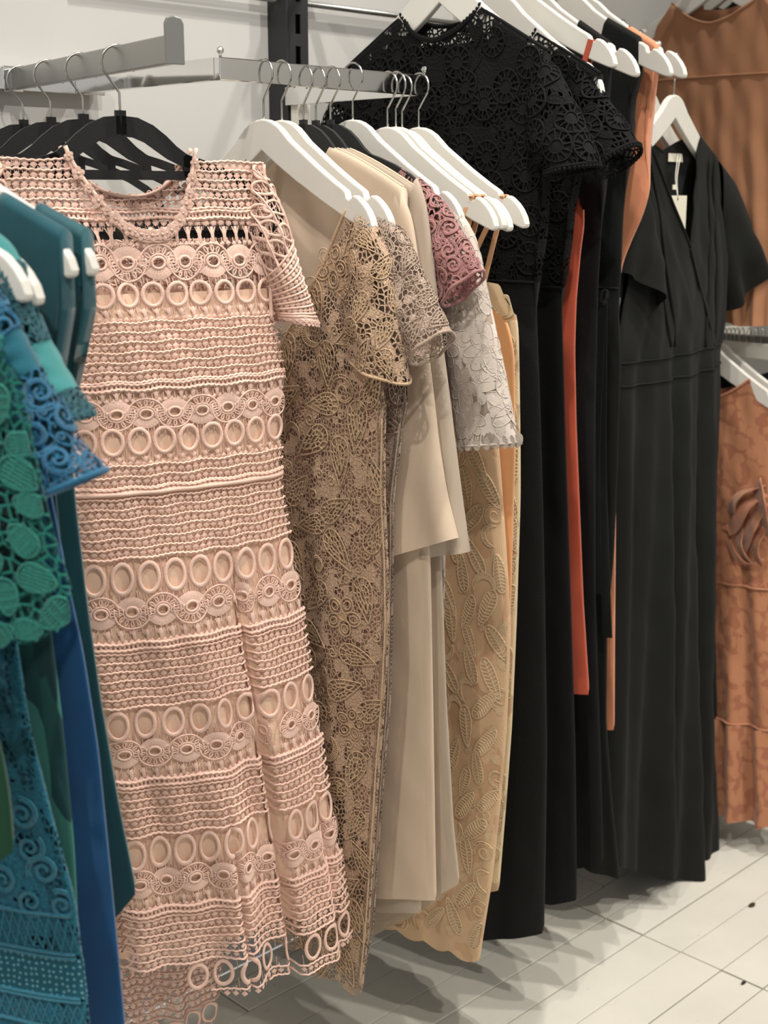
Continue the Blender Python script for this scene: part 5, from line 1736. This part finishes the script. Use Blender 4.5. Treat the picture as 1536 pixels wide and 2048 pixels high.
RX = 2.66
rg = Garment('floral_dress', 'rust orange floral jacquard dress with a ruffled front bow', 'dress', (RX, at(1405, 700, x=RX)[1]), (0, -1))
an_, zn_ = rg.loc(1503, 757)
af_, zf_ = rg.loc(1412, 797)
as2, zs2 = rg.loc(1545, 786)
rg.shape(L=[(1330, 960), (1330, 1150), (1320, 1420), (1315, 1600)], R=[(1552, 960), (1548, 1150), (1560, 1260), (1576, 1420), (1592, 1628)], zn=zn_, wn=abs(an_), zs=zs2, ws=abs(as2) + 0.01, zp=zs2 - 0.12, zf=zf_, zbk=zf_ + 0.02, p=2.0, s1=0.9,
         T=((1.1, .02), (0.7, .035), (0.05, .07)), amp=((0.8, 0), (0.6, .008), (0.05, .02)), f=(3.4, 5.8), ph=(0.3, 2.2), hem=[(1300, 1600), (1420, 1622), (1480, 1612), (1540, 1640), (1592, 1640)])
zr1, zr2 = rg.pz(1460, 1158), rg.pz(1460, 1424)
rg.panel('bodice', MC['rust'], zb=zr1, cols=60, rows=40)
rg.panel('skirt_tier', MC['rust'], zt=zr1, zb=zr2, cols=80, rows=30)
rg.panel('skirt_tier', MC['rust'], zt=zr2, cols=90, rows=30, extra=lambda S, Z: 0.006 + 0.010 * np.sin(S * 21) * smooth((0.5 - Z) / 0.3))
for zz in (zr1, zr2):
    s = np.linspace(-0.99, 0.99, 60)
    rg.edge_trim('tier_seam', rg.pt(1, s, np.full(60, zz)) + rg.N * 0.003, 0.003, MC['rust'])
rg.edge_trim('neck_binding', rg.neck_line(1), 0.003, MC['rust_plain'])
def rp(px, py, n_):
    a_, z_ = rg.loc(px, py)
    return rg.W(a_, n_, z_)
for i, (pp, wd_) in enumerate([([(1545, 968, .030), (1510, 976, .052), (1486, 1000, .050), (1478, 1030, .034), (1490, 1050, .030)], 0.034),
        ([(1550, 985, .034), (1520, 1000, .060), (1503, 1030, .058), (1488, 1050, .044), (1468, 1056, .032)], 0.030),
        ([(1548, 1000, .040), (1534, 1040, .066), (1520, 1070, .060), (1508, 1090, .044)], 0.036),
        ([(1474, 1076, .034), (1488, 1096, .050), (1506, 1116, .054), (1524, 1122, .048), (1545, 1112, .040)], 0.014),
        ([(1500, 1052, .040), (1504, 1080, .060), (1514, 1104, .056), (1524, 1120, .044)], 0.028),
        ([(1556, 1040, .050), (1538, 1075, .066), (1536, 1100, .058), (1546, 1124, .046)], 0.026),
        ([(1530, 962, .034), (1548, 990, .060), (1556, 1030, .062), (1556, 1064, .05)], 0.040)]):
    rg.ribbon('bow_ruffle', [rp(*q_) for q_ in pp], wd_ * (0.7 + 0.5 * np.sin(np.linspace(0.3, 2.9, 26))), MC['rust_plain'] if i in (3, 1) else MC['rust'], wdir=(-0.55 + 0.2 * (i % 2), -0.7, 0.25 - 0.15 * (i % 3)), n=26, thick=0.0016, sig=2.5)
hz_ = rg.pz(1418, 684)
hanger('wood', RX, rg.O[1], zn_ + 0.075, 'white wooden hanger of the rust floral dress', 'white hangers on the low rail', (0, -1, 0))
hanger('wood', RX + 0.035, rg.O[1], zn_ + 0.078, 'white wooden hanger just behind the rust dress hanger', 'white hangers on the low rail', (0, -1, 0))
# low white rail with a row of empty hooks on a rail behind
LX = 2.74
zl0, zl1 = at(1500, 716, x=LX)[2], at(1500, 686, x=LX)[2]
lr = thing('low_rail', 'white painted low rail crossing behind the rust dress hangers', 'clothes rail', (LX, 1.4, zl0))
V, Fc = beam((LX, 1.10, (zl0 + zl1) / 2), (LX, 1.84, (zl0 + zl1) / 2), 0.02, zl1 - zl0)
obj('rail_bar', V, Fc, M['white_metal'], lr, smooth=False, bevel=0.002)
for yy in (1.12, 1.82):
    V, Fc = beam((LX + 0.01, yy, (zl0 + zl1) / 2), (BACK_X - 0.001, yy, (zl0 + zl1) / 2), 0.02, zl1 - zl0)
    obj('rail_arm', V, Fc, M['white_metal'], lr, smooth=False, bevel=0.002)
zg1 = at(1500, 668, x=2.88)[2]
gr = thing('grey_rail', 'grey rail with empty wire hooks behind the low white rail', 'clothes rail', (2.88, 1.5, zg1 - 0.03))
V, Fc = beam((2.88, 1.20, zg1 - 0.012), (2.88, 1.86, zg1 - 0.012), 0.012, 0.02)
obj('rail_bar', V, Fc, M['satin_steel'], gr, smooth=False, bevel=0.002)
for i, px in enumerate((1440, 1449, 1458, 1466, 1474, 1484, 1498, 1513, 1527)):
    p_ = at(px, 668, x=2.88)
    V, Fc = tube(np.array([[0.006, 0, -0.05], [0.008, 0, -0.02]] + [[0.010 * math.cos(t), 0.0, 0.0 + 0.016 * math.sin(t)] for t in np.linspace(0, math.pi, 9)] + [[-0.010, 0, -0.018]]) + p_ + np.array([0, 0, -0.002]), 0.0016, 6)
    obj('wire_hook', V, Fc, M['wire'], gr)
bt = Garment('black_top', 'black garment hanging low behind the rust dress shoulders', 'top', (2.80, 1.62), (0, -1))
bt.shape(R=[(1600, 900), (1600, 1300)], zn=bt.pz(1500, 735), wn=0.08, zs=bt.pz(1560, 760), ws=0.25, zp=bt.pz(1590, 860), zf=bt.pz(1440, 745), T=((1.1, .02), (0.4, .03)), hem=[(1300, 1300), (1600, 1300)])
bt.panel('top_body', MC['black'], cols=40, rows=30)

# ---------------------------------------------------------------- teal and blue dresses at the left edge
ZCL = 1.554
LD = dict(g5=0.0, g4=0.033, gb=0.060, g3=0.092, g2=0.128, g1=0.164, g0=0.205)
LXs = {k_: LH + LN * v_ for k_, v_ in LD.items()}
GL = 'white wooden hangers at the left edge'
hanger('wood', *(LXs['g5'] + LN * (-1 * (0)))[:2], ZCL, 'white hanger in the rear dark teal wide-strap dress', GL, LA)
hanger('wood', *(LXs['g4'] + LN * (-1 * (0)))[:2], ZCL, 'white hanger in the front dark teal wide-strap dress', GL, LA)
hanger('wood', *(LXs['g3'] + LN * (-1 * (+ 0.006)))[:2], ZCL - 0.020, 'lower white hanger tip beside the teal lace shoulder', GL, LA, h=0.099)
hanger('wood', *(LXs['g3'] + LN * (-1 * (- 0.010)))[:2], ZCL - 0.016, 'white hanger under the teal lace shoulder', GL, LA, h=0.095)
def left(key, name, label, m, R, hem, T, zn, zs, ws, wn, zp, zf, amp=((1.1, 0), (0.9, .006), (0.2, .012)), s1=0.9, f=(1.7, 3.2), group=None, scal=None, cols=60, p=2.0, pn='dress_body', hang=0.0):
    g = Garment(name, label, 'dress' if name != 'guipure_blouse' else 'top', LXs[key][:2], LA[:2], group)
    g.shape(R=R, zn=zn, wn=wn, zs=zs, ws=ws, zp=zp, zf=zf, zbk=zf + 0.04, s1=s1, T=T, amp=amp, f=f, ph=(0.5, 1.9), hem=hem, scal=scal, p=p, tmin=0.55, hang=hang)
    g.panel(pn, m, cols=cols, rows=100)
    return g
def zL(key, px, py):
    d = ray(px, py)
    return float((C_ + d * (((LXs[key] - C_) @ LN) / (d @ LN)))[2])
g5 = left('g5', 'wide_strap_dress', 'rear dark teal wide-strap dress with a satin skirt', MC['teal_satin'], R=[(186, 600), (168, 680), (150, 770), (140, 880), (150, 1000), (173, 1200), (201, 1400), (239, 1620), (273, 1786)],
     hem=[(150, 1870), (235, 1832), (273, 1788)], T=((1.4, .010), (0.3, .010)), zn=ZCL - 0.088, zs=ZCL - 0.110, ws=0.218, wn=0.168, zp=zL('g5', 186, 600), zf=1.25, s1=0.985, p=5.0, hang=0.0105, group='dark teal wide-strap dresses')
g4 = left('g4', 'wide_strap_dress', 'front dark teal wide-strap dress with crinkled straps', MC['teal_dark'], R=[(142, 600), (125, 700), (112, 800), (106, 900), (112, 1000), (130, 1200), (150, 1400), (160, 1600)],
     hem=[(60, 1640), (160, 1600)], T=((1.4, .009), (0.3, .009)), zn=ZCL - 0.078, zs=ZCL - 0.110, ws=0.218, wn=0.152, zp=zL('g4', 142, 600), zf=1.25, s1=0.985, p=5.0, hang=0.0105, group='dark teal wide-strap dresses')
gb = left('gb', 'maxi_dress', 'long royal blue dress among the teal ones', MC['blue'], R=[(60, 700), (85, 900), (104, 1000), (132, 1150), (165, 1300), (196, 1500), (221, 1750), (249, 2048), (258, 2180)],
     hem=[(100, 2250), (258, 2180)], T=((1.3, .008), (0.9, .014), (0.2, .016)), zn=1.40, zs=1.37, ws=0.12, wn=0.06, zp=1.30, zf=1.32, amp=((1.1, .002), (0.2, .006)), f=(2.2, 3.7))
g3 = left('g3', 'lace_dress', 'teal dress with lace sleeve bands and green patchwork skirt', MC['patch'], R=[(92, 900), (80, 1050), (100, 1250), (128, 1480), (148, 1700), (155, 1850)],
     hem=[(20, 1900), (155, 1850)], T=((1.4, .010), (0.3, .010)), zn=zL('g3', 0, 505), zs=zL('g3', 30, 550), ws=0.16, wn=0.10, zp=1.22, zf=1.30)
def band_sleeve(g, so, si, parts, th):
    O_, I_ = np.array([g.loc(*q) for q in so]), np.array([g.loc(*q) for q in si])
    Oq, Iq = poly(O_, 60), poly(I_, 60)
    out = []
    for (t0, t1, m, nm) in parts:
        i0, i1 = int(t0 * 59), int(t1 * 59) + 1
        out.append(g.sleeve([tuple(v) for v in Oq[i0:i1]], [tuple(v) for v in Iq[i0:i1]], (np.interp(t0, (0, 1), th), np.interp(t1, (0, 1), th)), m, name=nm, raw=True, rows=16))
    return out
bs = band_sleeve(g3, [(-40, 440), (10, 478), (48, 535), (68, 620), (98, 690), (128, 748), (187, 832)], [(-70, 560), (-34, 640), (8, 705), (55, 762), (95, 815), (134, 850)],
            [(0, .26, MC['teal_light'], 'shoulder_panel'), (.26, .62, MC['teal_net'], 'lace_band'), (.62, .86, MC['teal_light'], 'sleeve_panel'), (.86, 1.0, MC['teal_net'], 'lace_cuff')], (0.022, 0.022))
TS = [m_flower(MC['teal_cord'], 0.04), m_petal(MC['teal_cord'], 0.03)]
for k in (1, 3):
    bs[k].u, bs[k].v = (0, 3.1), (0.08, 0.95)
    WL[bs[k].obj] = WL[g3.root()]
    scatter(g3, bs[k], TS, [0.020, 0.014], 70, 0.85, cap=18, parent=bs[k].obj)
g3.sleeve([(62, 622), (94, 692), (124, 750), (178, 826)], [(-20, 690), (54, 758), (98, 812), (130, 842)], (0.012, 0.013), MC['green_dark'], name='sleeve_lining')

g2 = left('g2', 'lace_dress', 'peacock blue corded lace dress with flared sleeve and turquoise skirt', MC['turq_net'], R=[(40, 1000), (28, 1150), (28, 1250), (58, 1450), (108, 1650), (150, 1800), (178, 2040), (190, 2180)],
     hem=[(0, 2280), (190, 2190)], T=((1.4, .012), (0.9, .016), (0.2, .022)), zn=zL('g2', -40, 560), zs=zL('g2', -10, 590), ws=0.12, wn=0.07, zp=1.22, zf=1.26, amp=((1.1, 0), (0.2, .008)), pn='lace_skirt')
g2.panel('lining', MC['navy_lining'], zt=1.2, shrink=0.3, cols=36, rows=40)
bs2 = band_sleeve(g2, [(-30, 560), (10, 606), (52, 684), (102, 782), (150, 880), (202, 942)], [(-70, 700), (-30, 790), (10, 860), (55, 930), (98, 988)],
            [(0, .26, MC['blue_net'], 'lace_shoulder'), (.26, .46, MC['turq'], 'tulle_band'), (.46, 1.0, MC['blue_net'], 'lace_sleeve')], (0.016, 0.030))
BS = [m_scroll(MC['blue_cord'], 0.035), m_flower(MC['blue_cord'], 0.035), m_curl(MC['blue_cord'], 0.08)]
for k, cp in ((0, 10), (2, 26)):
    bs2[k].u, bs2[k].v = (0, 3.1), (0.04, 0.96)
    WL[bs2[k].obj] = WL[g2.root()]
    scatter(g2, bs2[k], BS, [0.032, 0.028, 0.012], 220, 0.76, cap=cp, parent=bs2[k].obj)
g2.edge_trim('cuff_cord', bs2[2].edge[:-1], 0.0026, MC['blue_cord'], closed=True)
g2.edge_trim('band_cord', bs2[0].edge[:-1], 0.0016, MC['blue_cord'], closed=True)
TQ = [m_scroll(MC['turq_cord'], 0.04), m_leaf(MC['turq_cord'], 0.035, 0.16), m_paisley(MC['turq_cord'], 0.035)]
zb0 = zL('g2', 130, 1815)
scatter(g2, g2.front(-0.3, 0.97, zb0, 0.95), TQ, [0.030, 0.026, 0.030], 500, 0.8, cap=110)
# woven bands near its hem
s = np.linspace(-0.4, 0.985, 70)
acc = Acc()
sf = g2.front()
for py in (1825, 1900, 1908, 1985, 1992, 2045):
    cord(acc, sf, s, np.full(70, zL('g2', 130, py)), 0.0016)
for (pa, pb) in ((1828, 1898), (1994, 2043)):
    za, zc_ = zL('g2', 130, pa), zL('g2', 130, pb)
    uu = np.linspace(-0.4, 0.97, 40)
    for zs0, zs1 in ((za, zc_), (zc_, za)):
        links(acc, sf, uu, np.full(40, zs0), uu + 0.04, np.full(40, zs1), 0.0016)
acc.obj('openwork_bands', MC['turq_cord'], g2.root(), kind='stuff')
g2.panel('tulle_band', MC['dotted'], zt=zL('g2', 130, 1908), zb=zL('g2', 130, 1985), cols=50, rows=8, extra=lambda S, Z: 0.001 + 0 * S)

g1 = left('g1', 'guipure_blouse', 'sea green petal guipure lace top at the left edge', MC['green_net'], R=[(-20, 560), (14, 640), (40, 740), (60, 850), (80, 950), (110, 1080), (150, 1196)],
     hem=[(-60, 1262), (0, 1250), (60, 1252), (100, 1248), (150, 1200)], T=((1.4, .014), (0.9, .024)), zn=zL('g1', -60, 500), zs=zL('g1', -40, 540), ws=0.13, wn=0.07, zp=1.33, zf=1.30, scal=(7, 0.012), pn='lace_ground', amp=((1.2, .0), (0.8, .010)), f=(2.2, 3.9))
g1.panel('lining', MC['green_dark'], shrink=0.35, cols=36, rows=30, hem_up=0.05)
GS = [m_petal(MC['green_cord'], 0.036), m_petal(MC['green_cord'], 0.04)]
scatter(g1, g1.front(-0.6, 0.98, 0.80, 1.40), GS, [0.034, 0.026], 1200, 0.80, cap=190, flat=1.0, mask=lambda u, v, p: v < g1.ztop(1, u) - 0.01 and v > g1.zhem(1, u) + 0.004)
g0 = left('g0', 'satin_dress', 'emerald green satin dress at the far left edge', MC['green_satin'], R=[(-60, 1250), (-30, 1400), (4, 1500), (20, 1600), (28, 1700)], hem=[(-80, 1720), (0, 1722), (28, 1702)],
     T=((1.3, .012), (0.6, .016)), zn=1.38, zs=1.36, ws=0.08, wn=0.05, zp=1.2, zf=1.3)
